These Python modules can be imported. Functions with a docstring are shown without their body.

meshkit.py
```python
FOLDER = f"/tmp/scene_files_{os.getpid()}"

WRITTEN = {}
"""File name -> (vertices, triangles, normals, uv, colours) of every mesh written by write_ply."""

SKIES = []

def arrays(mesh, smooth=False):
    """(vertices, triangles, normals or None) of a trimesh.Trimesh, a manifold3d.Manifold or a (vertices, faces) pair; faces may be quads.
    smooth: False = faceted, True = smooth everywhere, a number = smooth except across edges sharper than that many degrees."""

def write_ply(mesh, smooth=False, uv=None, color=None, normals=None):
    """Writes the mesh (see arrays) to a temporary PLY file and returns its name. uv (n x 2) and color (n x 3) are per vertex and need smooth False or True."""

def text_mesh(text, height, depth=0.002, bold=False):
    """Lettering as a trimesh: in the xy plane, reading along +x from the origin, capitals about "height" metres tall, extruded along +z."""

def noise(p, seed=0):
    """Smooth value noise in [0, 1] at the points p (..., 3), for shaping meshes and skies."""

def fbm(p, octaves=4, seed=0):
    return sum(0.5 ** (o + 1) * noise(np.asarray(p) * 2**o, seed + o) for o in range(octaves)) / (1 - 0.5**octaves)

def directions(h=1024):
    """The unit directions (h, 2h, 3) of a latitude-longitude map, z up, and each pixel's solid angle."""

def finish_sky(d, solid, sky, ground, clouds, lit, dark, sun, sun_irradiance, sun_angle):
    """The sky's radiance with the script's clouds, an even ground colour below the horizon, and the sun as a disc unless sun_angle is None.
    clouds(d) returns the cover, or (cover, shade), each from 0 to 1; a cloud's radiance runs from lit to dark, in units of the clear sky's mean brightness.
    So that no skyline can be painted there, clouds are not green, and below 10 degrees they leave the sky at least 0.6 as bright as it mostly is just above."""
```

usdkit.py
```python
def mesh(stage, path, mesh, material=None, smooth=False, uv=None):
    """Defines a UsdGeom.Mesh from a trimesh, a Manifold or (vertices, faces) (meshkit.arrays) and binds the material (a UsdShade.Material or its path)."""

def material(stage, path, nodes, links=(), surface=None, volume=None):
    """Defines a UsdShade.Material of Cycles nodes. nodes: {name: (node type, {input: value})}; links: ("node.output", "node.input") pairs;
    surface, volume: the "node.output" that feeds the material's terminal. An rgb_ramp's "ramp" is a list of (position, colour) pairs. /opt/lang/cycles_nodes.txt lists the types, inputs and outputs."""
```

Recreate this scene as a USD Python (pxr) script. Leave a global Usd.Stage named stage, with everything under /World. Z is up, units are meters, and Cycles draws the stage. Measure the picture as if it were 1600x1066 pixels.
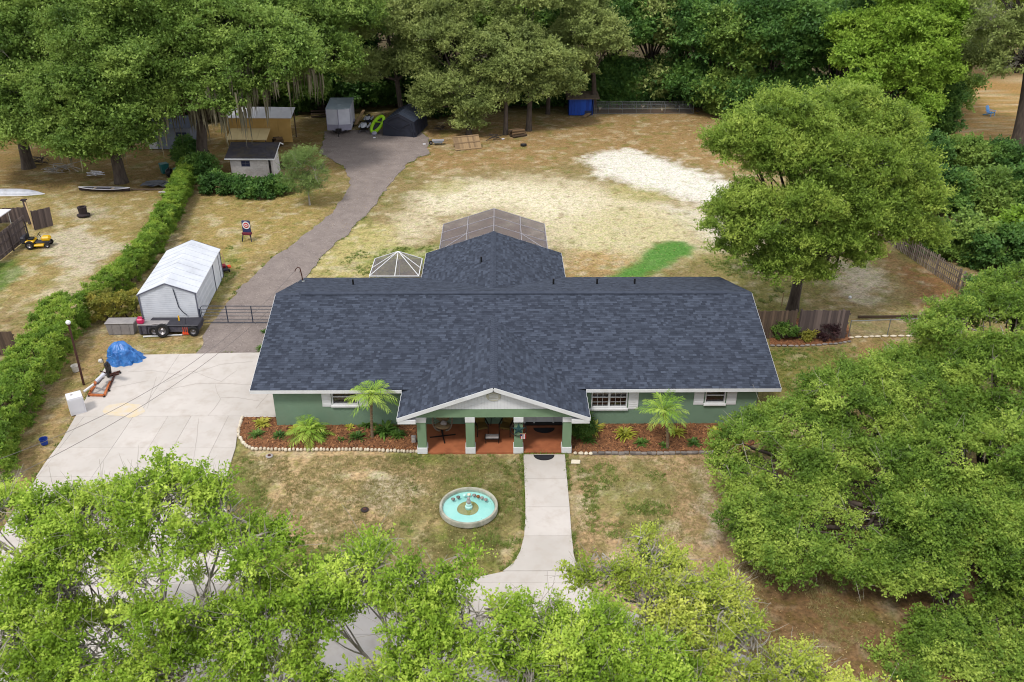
import math, random
import numpy as np
import trimesh, usdkit, meshkit
from shapely.geometry import Polygon, box as sbox, LineString, Point
from shapely import affinity
from pxr import Usd, UsdGeom, UsdLux, UsdShade, Gf, Sdf, Vt

stage = Usd.Stage.CreateInMemory()
UsdGeom.SetStageUpAxis(stage, 'Z'); UsdGeom.SetStageMetersPerUnit(stage, 1.0)
UsdGeom.Xform.Define(stage, '/World')
stage.SetDefaultPrim(stage.GetPrimAtPath('/World'))
random.seed(7); rng = np.random.default_rng(7)
T = Sdf.ValueTypeNames

# ------------------------------------------------------------ camera, sky, sun, exposure
FPX, PITCH, YAW, ROLL, EYE = 1360.51, 0.4883, 0.01468, 0.00361, (-0.743, -35.387, 23.641)
EXPOSURE = 1.1
SUN_EL, SUN_AZ = math.radians(58), math.radians(215)     # azimuth as atan2(x, y)
def _axes():
    f = np.array([math.sin(YAW)*math.cos(PITCH), math.cos(YAW)*math.cos(PITCH), -math.sin(PITCH)])
    r = np.cross(f, [0, 0, 1]); r /= np.linalg.norm(r); u = np.cross(r, f)
    return r*math.cos(ROLL)+u*math.sin(ROLL), -r*math.sin(ROLL)+u*math.cos(ROLL), f
CR, CU, CF = _axes()
cam = UsdGeom.Camera.Define(stage, '/World/camera')
cam.CreateHorizontalApertureAttr(36.0); cam.CreateVerticalApertureAttr(36.0*682/1024)
cam.CreateFocalLengthAttr(36.0*FPX/1600.0)
cam.CreateClippingRangeAttr((0.5, 2000.0))
cam.CreateExposureAttr(EXPOSURE)
m = Gf.Matrix4d(); m.SetIdentity()
m.SetRow(0, Gf.Vec4d(*CR, 0)); m.SetRow(1, Gf.Vec4d(*CU, 0)); m.SetRow(2, Gf.Vec4d(*(-CF), 0)); m.SetRow(3, Gf.Vec4d(*EYE, 1))
cam.AddTransformOp().Set(m)

dome = UsdLux.DomeLight.Define(stage, '/World/sky')
dome.GetPrim().SetCustomDataByKey('kind', 'structure')
skym = usdkit.material(stage, '/World/Looks/sky_look', {
    's': ('sky_texture', {'sky_type': 'single_scattering', 'sun_disc': False, 'sun_elevation': SUN_EL, 'sun_rotation': SUN_AZ}),
    'tc': ('texture_coordinate', {}),
    'n': ('noise_texture', {'scale': 2.2, 'detail': 5.0, 'roughness': 0.55}),
    'cl': ('rgb_ramp', {'ramp': [(0.3, (6.2, 6.5, 7.0)), (0.7, (9.3, 9.4, 9.6))]}),
    'x': ('mix', {'fac': 0.82}),
    'b': ('background_shader', {'strength': 0.094})},
    [('tc.generated', 'n.vector'), ('n.fac', 'cl.fac'), ('s.color', 'x.color1'), ('cl.color', 'x.color2'), ('x.color', 'b.color')], surface='b.background')
UsdShade.MaterialBindingAPI.Apply(dome.GetPrim()).Bind(skym)
sun = UsdLux.DistantLight.Define(stage, '/World/sun')
sun.CreateNormalizeAttr(True); sun.CreateIntensityAttr(0.4); sun.CreateAngleAttr(10.0); sun.CreateColorAttr(Gf.Vec3f(1.0, 0.965, 0.9))
_d = np.array([math.sin(SUN_AZ)*math.cos(SUN_EL), math.cos(SUN_AZ)*math.cos(SUN_EL), math.sin(SUN_EL)])
_x = np.cross([0, 0, 1], _d); _x /= np.linalg.norm(_x); _y = np.cross(_d, _x)
m = Gf.Matrix4d(); m.SetIdentity()
m.SetRow(0, Gf.Vec4d(*_x, 0)); m.SetRow(1, Gf.Vec4d(*_y, 0)); m.SetRow(2, Gf.Vec4d(*_d, 0))
sun.AddTransformOp().Set(m)

# ------------------------------------------------------------ helpers
def G(px, py, z=0.0):
    """the point at height z that lies on the survey sight line of a spot in the 1600 x 1066 photograph"""
    d = CF*FPX + CR*(px-800) - CU*(py-533)
    t = (z-EYE[2])/d[2]
    return np.array(EYE)+t*d
def GY(px, py, y):
    d = CF*FPX + CR*(px-800) - CU*(py-533)
    return np.array(EYE)+d*(y-EYE[1])/d[1]
def g2(px, py, z=0.0): return tuple(G(px, py, z)[:2])
def px(r, g, b, k=0.63):
    return tuple(k*((c/255/12.92) if c < 10 else ((c/255+0.055)/1.055)**2.4) for c in (r, g, b))

used = {}
def numbered(parent, name):
    k = parent+'/'+name; n = used.get(k, 0); used[k] = n+1
    return k if n == 0 else f'{k}_{n:03d}'
def tag(p, label=None, cat=None, group=None, kind=None):
    for k, v in (('label', label), ('category', cat), ('group', group), ('kind', kind)):
        if v: p.SetCustomDataByKey(k, v)
def thing(name, label, cat, loc=(0, 0, 0), rz=0.0, group=None):
    path = numbered('/World', name)
    x = UsdGeom.Xform.Define(stage, path); x.AddTranslateOp().Set(Gf.Vec3d(*map(float, loc)))
    if rz: x.AddRotateZOp().Set(float(math.degrees(rz)))
    tag(x.GetPrim(), label, cat, group); return path

class M:
    """collects shapes into one mesh; every shape gets one tone (a random number kept per vertex)"""
    def __init__(s): s.v, s.f, s.t, s.n = [], [], [], 0
    def add(s, v, f, tone=None):
        v = np.asarray(v, float).reshape(-1, 3); f = np.asarray(f, int)
        if f.shape[1] == 4: f = np.vstack([f[:, [0, 1, 2]], f[:, [0, 2, 3]]])
        s.v.append(v); s.f.append(f+s.n); s.n += len(v)
        s.t.append(np.full(len(v), random.random() if tone is None else tone)); return s
    def box(s, c, d, rz=0.0, tone=None):
        x, y, z = np.array(d)/2.0
        v = np.array([[a*x, b*y, e*z] for a in (-1, 1) for b in (-1, 1) for e in (-1, 1)])
        if rz: v[:, :2] = v[:, :2] @ np.array([[math.cos(rz), math.sin(rz)], [-math.sin(rz), math.cos(rz)]])
        return s.add(v+np.array(c, float), [[0, 1, 3, 2], [4, 6, 7, 5], [0, 4, 5, 1], [2, 3, 7, 6], [0, 2, 6, 4], [1, 5, 7, 3]], tone)
    def rbox(s, c, d, r=0.02, rz=0.0, tone=None):
        x, y, z = np.array(d)/2.0; r = min(r, x*.9, y*.9, z*.9); P = []
        for a in (-1, 1):
            for b in (-1, 1):
                for e in (-1, 1):
                    P += [[a*(x-r), b*(y-r), e*z], [a*(x-r), b*y, e*(z-r)], [a*x, b*(y-r), e*(z-r)]]
        return s.hull(P, c, rz, tone)
    def hull(s, P, c=(0, 0, 0), rz=0.0, tone=None):
        h = trimesh.Trimesh(np.asarray(P, float)).convex_hull; v = np.array(h.vertices)
        if rz: v[:, :2] = v[:, :2] @ np.array([[math.cos(rz), math.sin(rz)], [-math.sin(rz), math.cos(rz)]])
        return s.add(v+np.array(c, float), h.faces, tone)
    def beam(s, a, b, w, h, up=(0, 0, 1), tone=None):
        a, b = np.array(a, float), np.array(b, float); d = b-a; d /= np.linalg.norm(d)
        u = np.array(up, float)
        if abs(d @ u) > .98: u = np.array([0, 1.0, 0])
        x = np.cross(d, u); x /= np.linalg.norm(x); u = np.cross(x, d)
        v = [p+x*i*w/2+u*j*h/2 for p in (a, b) for i, j in ((-1, -1), (1, -1), (1, 1), (-1, 1))]
        return s.add(v, [[0, 3, 2, 1], [4, 5, 6, 7], [0, 1, 5, 4], [1, 2, 6, 5], [2, 3, 7, 6], [3, 0, 4, 7]], tone)
    def tube(s, pts, r, k=6, cap=True, tone=None):
        pts = np.asarray(pts, float); n = len(pts); r = np.broadcast_to(np.asarray(r, float), (n,))
        tg = np.gradient(pts, axis=0); tg /= np.maximum(np.linalg.norm(tg, axis=1, keepdims=True), 1e-9)
        u = np.cross(tg[0], [0.3, 0.2, 1.0]); u /= np.linalg.norm(u); V = []
        a = np.arange(k)*2*math.pi/k
        for i in range(n):
            u = u-tg[i]*(u @ tg[i]); u /= max(np.linalg.norm(u), 1e-9); w = np.cross(tg[i], u)
            V.append(pts[i]+r[i]*(np.cos(a)[:, None]*u+np.sin(a)[:, None]*w))
        V = np.vstack(V); F = []
        for i in range(n-1):
            for j in range(k): F.append([i*k+j, i*k+(j+1) % k, (i+1)*k+(j+1) % k, (i+1)*k+j])
        F = np.array(F); F = np.vstack([F[:, [0, 1, 2]], F[:, [0, 2, 3]]])
        if cap:
            c = [[0, j+1, j] for j in range(1, k-1)]+[[(n-1)*k, (n-1)*k+j, (n-1)*k+j+1] for j in range(1, k-1)]
            F = np.vstack([F, c])
        return s.add(V, F, tone)
    def lathe(s, prof, k=24, c=(0, 0, 0), tone=None):
        V = np.array([[r*math.cos(a), r*math.sin(a), z] for r, z in prof for a in np.arange(k)*2*math.pi/k]); n = len(prof)
        F = [[i*k+j, i*k+(j+1) % k, (i+1)*k+(j+1) % k, (i+1)*k+j] for i in range(n-1) for j in range(k)]
        return s.add(V+np.array(c, float), F, tone)
    def prism(s, poly, z0, z1, tone=None):
        """upright prism of a shapely polygon or list of xy points"""
        p = poly if hasattr(poly, 'exterior') else Polygon(poly)
        for q in getattr(p, 'geoms', [p]):
            if q.is_empty or q.area < 1e-6: continue
            e = trimesh.creation.extrude_polygon(q, z1-z0, engine='earcut')
            s.add(np.array(e.vertices)+[0, 0, z0], e.faces, tone)
        return s
    def wall(s, poly, a, b, th, tone=None):
        """a polygon in (distance along a->b, z), extruded by th to the left of a->b"""
        p = poly if hasattr(poly, 'exterior') else Polygon(poly)
        e = trimesh.creation.extrude_polygon(p, th, engine='earcut'); v = np.array(e.vertices)
        a, b = np.array(a, float), np.array(b, float); d = (b-a)/np.linalg.norm(b-a); n = np.array([-d[1], d[0]])
        o = a+v[:, :1]*d+v[:, 2:3]*n
        return s.add(np.column_stack([o, v[:, 1]]), e.faces[:, ::-1], tone)
    def ball(s, c, r, sub=1, noise=0.0, tone=None):
        h = trimesh.creation.icosphere(sub, 1.0); v = np.array(h.vertices)
        if noise: v *= (1+noise*(2*meshkit.noise(v*1.7+np.array(c)*3.1)-1))[:, None]
        return s.add(v*np.array(r)+np.array(c, float), h.faces, tone)
    def build(s, name, mat, parent='/World', smooth=False, label=None, kind=None, cat=None, group=None, color=None):
        path = numbered(parent, name); v, f, t = np.vstack(s.v), np.vstack(s.f), np.concatenate(s.t)
        if smooth is False:
            g = usdkit.mesh(stage, path, (v, f), LOOK[mat])
            UsdGeom.PrimvarsAPI(g).CreatePrimvar('tone', T.FloatArray, 'vertex').Set(Vt.FloatArray.FromNumpy(t.astype(np.float32)))
        else: g = usdkit.mesh(stage, path, (v, f), LOOK[mat], smooth=smooth)
        tag(g.GetPrim(), label, cat, group, kind); return path
def struct(mm, name, mat, parent='/World', **k): return mm.build(name, mat, parent, kind='structure', **k)

# ------------------------------------------------------------ materials
LOOK = {}
def look(name, c, c2=None, scale=3.0, rough=0.7, metal=0.0, bump=0.0, bscale=40.0, spec=0.3, tone=False, stretch=(1, 1, 1), detail=6.0, obj=False, dirt=None, rnd=0.0):
    """colour wanders between c and c2 with noise (or with each piece's tone), fine relief from a second noise"""
    c2 = c2 or tuple(x*0.82 for x in c)
    N = {'g': ('geometry', {}), 'tc': ('texture_coordinate', {}), 'm': ('mapping', {'scale': stretch}), 'n': ('noise_texture', {'scale': scale, 'detail': detail, 'roughness': 0.6}),
         'r': ('rgb_ramp', {'ramp': [(0.3, c), (0.7, c2)]}), 'p': ('principled_bsdf', {'roughness': rough, 'metallic': metal, 'specular_ior_level': spec})}
    L = [(('tc.object' if obj else 'g.position'), 'm.vector'), ('m.vector', 'n.vector')]
    if tone:
        N['a'] = ('attribute', {'attribute': 'tone'}); N['w'] = ('math', {'math_type': 'multiply', 'value2': 1.0-tone}); N['w2'] = ('math', {'math_type': 'multiply_add', 'value2': tone})
        L += [('n.fac', 'w.value1'), ('a.fac', 'w2.value1'), ('w.value', 'w2.value3'), ('w2.value', 'r.fac')]
    else: L.append(('n.fac', 'r.fac'))
    last = 'r.color'
    if dirt:
        N['n3'] = ('noise_texture', {'scale': dirt[1], 'detail': 5.0, 'roughness': 0.65}); N['r3'] = ('rgb_ramp', {'ramp': [(0.48, (0, 0, 0)), (0.72, (1, 1, 1))]})
        N['x3'] = ('mix', {'color2': dirt[0]}); N['f3'] = ('math', {'math_type': 'multiply', 'value2': dirt[2]})
        L += [('m.vector', 'n3.vector'), ('n3.fac', 'r3.fac'), ('r3.color', 'f3.value1'), ('f3.value', 'x3.fac'), (last, 'x3.color1')]; last = 'x3.color'
    L.append((last, 'p.base_color'))
    if bump:
        N['n2'] = ('noise_texture', {'scale': bscale, 'detail': 4.0, 'roughness': 0.6}); N['b'] = ('bump', {'strength': 1.0, 'distance': bump})
        L += [('m.vector', 'n2.vector'), ('n2.fac', 'b.height'), ('b.normal', 'p.normal')]
    LOOK[name] = usdkit.material(stage, '/World/Looks/'+name, N, L, surface='p.BSDF'); return name
def leaf_look(name, dark, mid, light, trans=0.35, zone=0.35, rough=0.5):
    N = {'g': ('geometry', {}), 'n': ('noise_texture', {'scale': zone, 'detail': 3.0}), 'a': ('attribute', {'attribute': 'tone'}), 'oi': ('object_info', {}),
         's1': ('math', {'math_type': 'multiply_add', 'value2': 0.26}), 's2': ('math', {'math_type': 'multiply_add', 'value2': 0.3}), 's3': ('math', {'math_type': 'multiply_add', 'value2': 1.15, 'value3': -0.30}),
         'r': ('rgb_ramp', {'ramp': [(0.12, dark), (0.5, mid), (0.9, light)]}),
         'p': ('principled_bsdf', {'roughness': rough, 'specular_ior_level': 0.25}), 't': ('translucent_bsdf', {}), 'x': ('mix_closure', {'fac': trans})}
    L = [('g.position', 'n.vector'), ('n.fac', 's3.value1'), ('a.fac', 's1.value1'), ('s3.value', 's1.value3'), ('oi.random', 's2.value1'), ('s1.value', 's2.value3'), ('s2.value', 'r.fac'),
         ('r.color', 'p.base_color'), ('r.color', 't.color'), ('p.BSDF', 'x.closure1'), ('t.BSDF', 'x.closure2')]
    LOOK[name] = usdkit.material(stage, '/World/Looks/'+name, N, L, surface='x.closure'); return name
def pane_look(name, tint, rough=0.05, thru=0.5):
    N = {'t': ('transparent_bsdf', {'color': tint}), 'gl': ('glossy_bsdf', {'color': (0.9, 0.9, 0.9), 'roughness': rough}), 'x': ('mix_closure', {'fac': 0.08})}
    LOOK[name] = usdkit.material(stage, '/World/Looks/'+name, N, [('t.BSDF', 'x.closure1'), ('gl.BSDF', 'x.closure2')], surface='x.closure')

look('white_paint', px(236, 236, 238), px(222, 222, 222), 2.0, 0.5, dirt=(px(190, 185, 175), 1.1, 0.25))
look('soffit_white', px(238, 238, 240), px(230, 230, 232), 2.0, 0.55)
look('green_stucco', px(122, 148, 125), px(112, 138, 116), 1.2, 0.85, bump=0.01, bscale=30, dirt=(px(126, 142, 118), 0.8, 0.4))
look('green_trim', px(130, 156, 124), px(120, 146, 114), 1.5, 0.8, bump=0.006, bscale=30)
look('shingle', px(54, 59, 71), px(80, 87, 102), 0.9, 0.92, tone=0.85, bump=0.006, bscale=90, spec=0.12, dirt=(px(78, 84, 98), 2.5, 0.3))
look('roof_cap', px(60, 66, 80), px(74, 80, 94), 3, 0.9, bump=0.004, bscale=90, spec=0.15)
look('roof_dark', px(22, 26, 36), px(30, 34, 44), 3, 0.9)
look('black_pipe', px(14, 14, 16), px(24, 24, 26), 3, 0.6); look('cable_grey', px(134, 126, 122), px(112, 106, 104), 3, 0.7)
look('terracotta', px(186, 114, 76), px(164, 96, 64), 1.6, 0.6, bump=0.002, bscale=20, dirt=(px(120, 66, 44), 1.3, 0.6))
look('dark_metal', px(34, 32, 34), px(48, 44, 44), 8, 0.45, metal=0.4)
look('black_rubber', px(26, 25, 26), px(40, 38, 38), 9, 0.85, bump=0.004, bscale=60)
look('mat_black', px(34, 34, 40), px(46, 46, 54), 12, 0.95, bump=0.006, bscale=120)
look('cream', px(206, 202, 184), px(190, 186, 168), 3, 0.6)
look('bar_grey', px(176, 172, 178), px(150, 146, 154), 3, 0.6)
look('wicker', px(150, 138, 122), px(112, 100, 86), 30, 0.8, bump=0.01, bscale=60)
look('cushion', px(158, 134, 100), px(138, 114, 84), 8, 0.9)
look('seat_cloth', px(120, 96, 40), px(96, 76, 34), 8, 0.9)
look('plate_grey', px(176, 168, 166), px(160, 152, 150), 8, 0.6)
look('dark_inside', px(60, 58, 56), px(70, 66, 60), 3, 0.9)
look('blind_cloth', px(150, 148, 140), px(120, 118, 112), 6, 0.9)
pane_look('pane', (0.5, 0.52, 0.55)); pane_look('clear_pane', (0.75, 0.77, 0.78))
look('red_cloth', px(200, 60, 60), px(180, 50, 52), 6, 0.9); look('blue_cloth', px(36, 44, 92), px(30, 38, 80), 6, 0.9); look('white_cloth', px(232, 230, 226), px(216, 214, 210), 6, 0.9)
look('teal_paint', px(34, 76, 76), px(28, 60, 62), 6, 0.6)
look('concrete', px(212, 203, 196), px(192, 184, 176), 0.45, 0.85, tone=0.25, bump=0.003, bscale=25, dirt=(px(182, 170, 158), 1.3, 0.55))
look('crack', px(164, 155, 148), px(180, 170, 162), 4, 0.95)
look('stain_yellow', px(220, 198, 156), px(212, 203, 196), 2.2, 0.9)
look('mulch', px(112, 72, 46), px(160, 108, 70), 9, 0.95, bump=0.05, bscale=16, dirt=(px(70, 44, 32), 5, 0.7))
look('mulch_chip', px(84, 52, 36), px(186, 132, 88), 3, 0.95, tone=0.9)
look('stone_white', px(238, 226, 204), px(206, 190, 166), 5, 0.85, tone=0.5, bump=0.02, bscale=14)
look('stone_grey', px(150, 140, 134), px(112, 104, 100), 5, 0.9, tone=0.6, bump=0.02, bscale=14)
look('gravel', px(150, 137, 130), px(126, 114, 109), 1.1, 0.95, bump=0.03, bscale=22, dirt=(px(166, 152, 146), 7.0, 0.7))
look('gravel_stone', px(120, 106, 106), px(186, 174, 168), 2, 0.95, tone=0.85)
look('fountain_rim', px(196, 192, 176), px(160, 158, 142), 4, 0.85, bump=0.01, bscale=18, dirt=(px(112, 116, 98), 2.2, 0.6))
look('fountain_teal', px(196, 236, 228), px(176, 226, 218), 2.2, 0.6)
look('fountain_silt', px(178, 156, 92), px(150, 132, 76), 7, 0.9)
look('metal_white', px(232, 234, 240), px(214, 217, 226), 1.3, 0.42, spec=0.4, dirt=(px(176, 178, 186), 0.8, 0.5))
look('metal_trim', px(116, 116, 130), px(100, 100, 114), 4, 0.5)
look('old_wood', px(118, 98, 82), px(84, 70, 60), 2.0, 0.9, tone=0.65, bump=0.01, bscale=20, stretch=(6, 6, 0.6))
look('grey_wood', px(122, 106, 100), px(86, 74, 72), 2.0, 0.9, tone=0.65, bump=0.01, bscale=20, stretch=(6, 6, 0.6))
look('picket_wood', px(158, 144, 130), px(116, 102, 92), 2.0, 0.9, tone=0.65)
look('pale_wood', px(206, 176, 132), px(178, 146, 104), 2.0, 0.85, tone=0.5)
look('ramp_wood', px(164, 136, 100), px(134, 110, 82), 2.0, 0.9, tone=0.6)
look('galvanized', px(156, 160, 160), px(140, 144, 144), 6, 0.4, metal=0.7)
look('gate_blue', px(56, 62, 78), px(48, 54, 68), 5, 0.5)
look('rust', px(96, 56, 44), px(70, 42, 36), 12, 0.8); look('pole_brown', px(86, 52, 42), px(64, 38, 32), 10, 0.75)
look('orange_paint', px(206, 120, 66), px(178, 96, 54), 8, 0.6); look('orange_plastic', px(240, 92, 52), px(226, 78, 42), 6, 0.45); look('pink_plastic', px(226, 52, 110), px(204, 40, 92), 6, 0.4)
look('blue_tarp', px(60, 132, 206), px(36, 98, 176), 3.5, 0.42, spec=0.5, bump=0.02, bscale=5)
look('blue_plastic', px(38, 70, 160), px(30, 58, 140), 5, 0.4); look('bucket_white', px(226, 220, 212), px(206, 200, 190), 5, 0.5)
look('appliance', px(232, 230, 234), px(222, 220, 226), 2, 0.35, spec=0.5)
look('deckbox', px(160, 154, 152), px(140, 134, 134), 3, 0.55); look('boxbed', px(82, 80, 92), px(62, 60, 72), 4, 0.6, dirt=(px(130, 124, 128), 2.5, 0.6)); look('bed_dark', px(58, 56, 64), px(44, 42, 50), 4, 0.6)
look('steel', px(150, 146, 148), px(110, 104, 106), 10, 0.35, metal=0.7)
look('globe', px(250, 250, 250), px(244, 244, 244), 3, 0.3)
look('trailer_white', px(222, 222, 232), px(204, 204, 216), 1.6, 0.4, spec=0.4); look('trailer_roof', px(168, 182, 190), px(150, 164, 174), 2.0, 0.5, dirt=(px(190, 198, 204), 1.4, 0.5)); look('trailer_low', px(168, 164, 182), px(150, 146, 164), 3, 0.4)
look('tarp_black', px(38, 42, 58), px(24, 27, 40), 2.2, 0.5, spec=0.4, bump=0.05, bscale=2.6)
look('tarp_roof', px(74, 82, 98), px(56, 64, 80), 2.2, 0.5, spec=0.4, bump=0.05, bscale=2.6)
look('lime_paint', px(172, 226, 36), px(150, 206, 28), 4, 0.4); look('bike_white', px(220, 222, 230), px(196, 198, 206), 4, 0.4)
look('coop_blue', px(28, 84, 190), px(20, 64, 160), 3, 0.55, tone=0.6); look('coop_roof', px(128, 112, 92), px(96, 84, 68), 4, 0.9)
look('mesh_grey', px(128, 126, 118), px(104, 102, 96), 6, 0.6); look('patio_brown', px(160, 136, 126), px(140, 118, 110), 2, 0.8)
look('dirt_dark', px(104, 80, 58), px(78, 60, 46), 3, 0.95, bump=0.04, bscale=8)
look('feather_white', px(220, 206, 180), px(196, 180, 150), 12, 0.9); look('feather_black', px(32, 28, 28), px(46, 40, 38), 12, 0.9); look('feather_brown', px(150, 98, 54), px(112, 72, 42), 12, 0.9); look('comb_red', px(190, 40, 36), None, 5, 0.7)
look('target_blue', px(46, 56, 104), px(38, 46, 90), 6, 0.7); look('target_white', px(236, 234, 234), None, 6, 0.7); look('target_red', px(206, 50, 52), None, 6, 0.7); look('maroon', px(112, 36, 52), None, 6, 0.8)
look('mower_yellow', px(236, 186, 24), px(218, 168, 18), 5, 0.4); look('mower_red', px(150, 40, 56), px(124, 32, 46), 5, 0.4)
look('tan_panel', px(226, 184, 110), px(208, 166, 94), 1.6, 0.8); look('cream_panel', px(238, 214, 158), px(226, 200, 146), 1.6, 0.8); look('sheet_white', px(238, 236, 240), px(222, 220, 226), 1.6, 0.6)
look('block_white', px(222, 216, 212), px(196, 190, 186), 2.2, 0.85, dirt=(px(160, 150, 140), 1.6, 0.5)); look('hut_roof', px(74, 70, 76), px(58, 55, 62), 2.4, 0.92, tone=0.5, dirt=(px(108, 96, 60), 1.2, 0.5))
look('far_wall', px(150, 156, 172), px(132, 138, 154), 2, 0.8); look('far_roof', px(78, 84, 98), px(64, 70, 84), 3, 0.9); look('navy', px(44, 52, 84), None, 3, 0.6)
look('boat_hull', px(206, 208, 216), px(180, 182, 192), 2.6, 0.45, dirt=(px(150, 146, 140), 1.6, 0.5)); look('teal_bin', px(44, 112, 108), px(34, 92, 90), 4, 0.5); look('planter', px(58, 44, 46), px(40, 32, 34), 7, 0.8)
look('adir_blue', px(116, 176, 236), px(98, 156, 218), 4, 0.55); look('silver_blue', px(180, 190, 206), px(150, 160, 178), 5, 0.4)
look('bark_oak', px(104, 92, 82), px(66, 56, 50), 5, 0.95, bump=0.06, bscale=9, stretch=(1, 1, 0.3)); look('bark_pale', px(190, 182, 172), px(142, 132, 124), 6, 0.95, bump=0.02, bscale=12, stretch=(1, 1, .4)); look('bark_dark', px(92, 80, 70), px(58, 50, 46), 5, 0.95, bump=0.06, bscale=9, stretch=(1, 1, 0.3))
look('twig_grey', px(192, 184, 172), px(146, 138, 128), 5, 0.95)
look('palm_bark', px(150, 128, 100), px(112, 94, 76), 6, 0.95, bump=0.04, bscale=10); look('moss', px(142, 136, 112), px(104, 98, 80), 3, 0.95, tone=0.6); look('dry_leaf', px(120, 84, 52), px(214, 186, 136), 2, 0.9, tone=0.9); look('log', px(112, 88, 62), px(74, 58, 44), 4, 0.95, tone=.6); look('log_end', px(190, 154, 104), None, 4, 0.95)
def lf(r, g, b): return px(r, g, b, 0.86)
leaf_look('leaf_near', lf(68, 96, 24), lf(142, 174, 54), lf(206, 222, 100), 0.42, zone=0.8); leaf_look('leaf_near_yellow', lf(92, 114, 34), lf(158, 176, 64), lf(214, 218, 108), 0.42, zone=0.8)
leaf_look('leaf_oak', lf(66, 90, 30), lf(126, 152, 58), lf(178, 194, 90), 0.42, zone=.6); leaf_look('leaf_oak_bright', lf(54, 80, 26), lf(110, 140, 50), lf(174, 192, 86), 0.38, zone=.6)
leaf_look('leaf_live', lf(58, 84, 33), lf(108, 136, 58), lf(154, 176, 86)); leaf_look('leaf_grey', lf(92, 106, 56), lf(138, 152, 84), lf(174, 184, 110)); leaf_look('leaf_lime', lf(78, 112, 32), lf(126, 158, 52), lf(168, 194, 80))
leaf_look('leaf_deep', lf(36, 62, 28), lf(72, 108, 48), lf(120, 154, 70)); leaf_look('leaf_hedge', lf(72, 100, 32), lf(112, 144, 48), lf(166, 186, 74), zone=0.8); leaf_look('leaf_olive', lf(88, 94, 36), lf(136, 138, 56), lf(182, 166, 76), zone=0.8)
leaf_look('leaf_palm', lf(70, 104, 30), lf(128, 166, 54), lf(190, 208, 96)); leaf_look('leaf_shrub', lf(46, 72, 30), lf(76, 108, 44), lf(120, 150, 64), zone=1.5); leaf_look('leaf_croton', lf(112, 118, 36), lf(172, 172, 64), lf(216, 204, 104), zone=1.5); leaf_look('leaf_birch', lf(76, 100, 50), lf(108, 130, 68), lf(140, 160, 90))
leaf_look('leaf_weed', lf(84, 100, 42), lf(114, 130, 58), lf(142, 152, 78)); leaf_look('leaf_purple', px(44, 30, 34), px(66, 44, 48), px(90, 60, 60)); leaf_look('grass_blade', px(120, 122, 62), px(174, 164, 104), px(214, 200, 146), zone=0.25)
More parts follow.
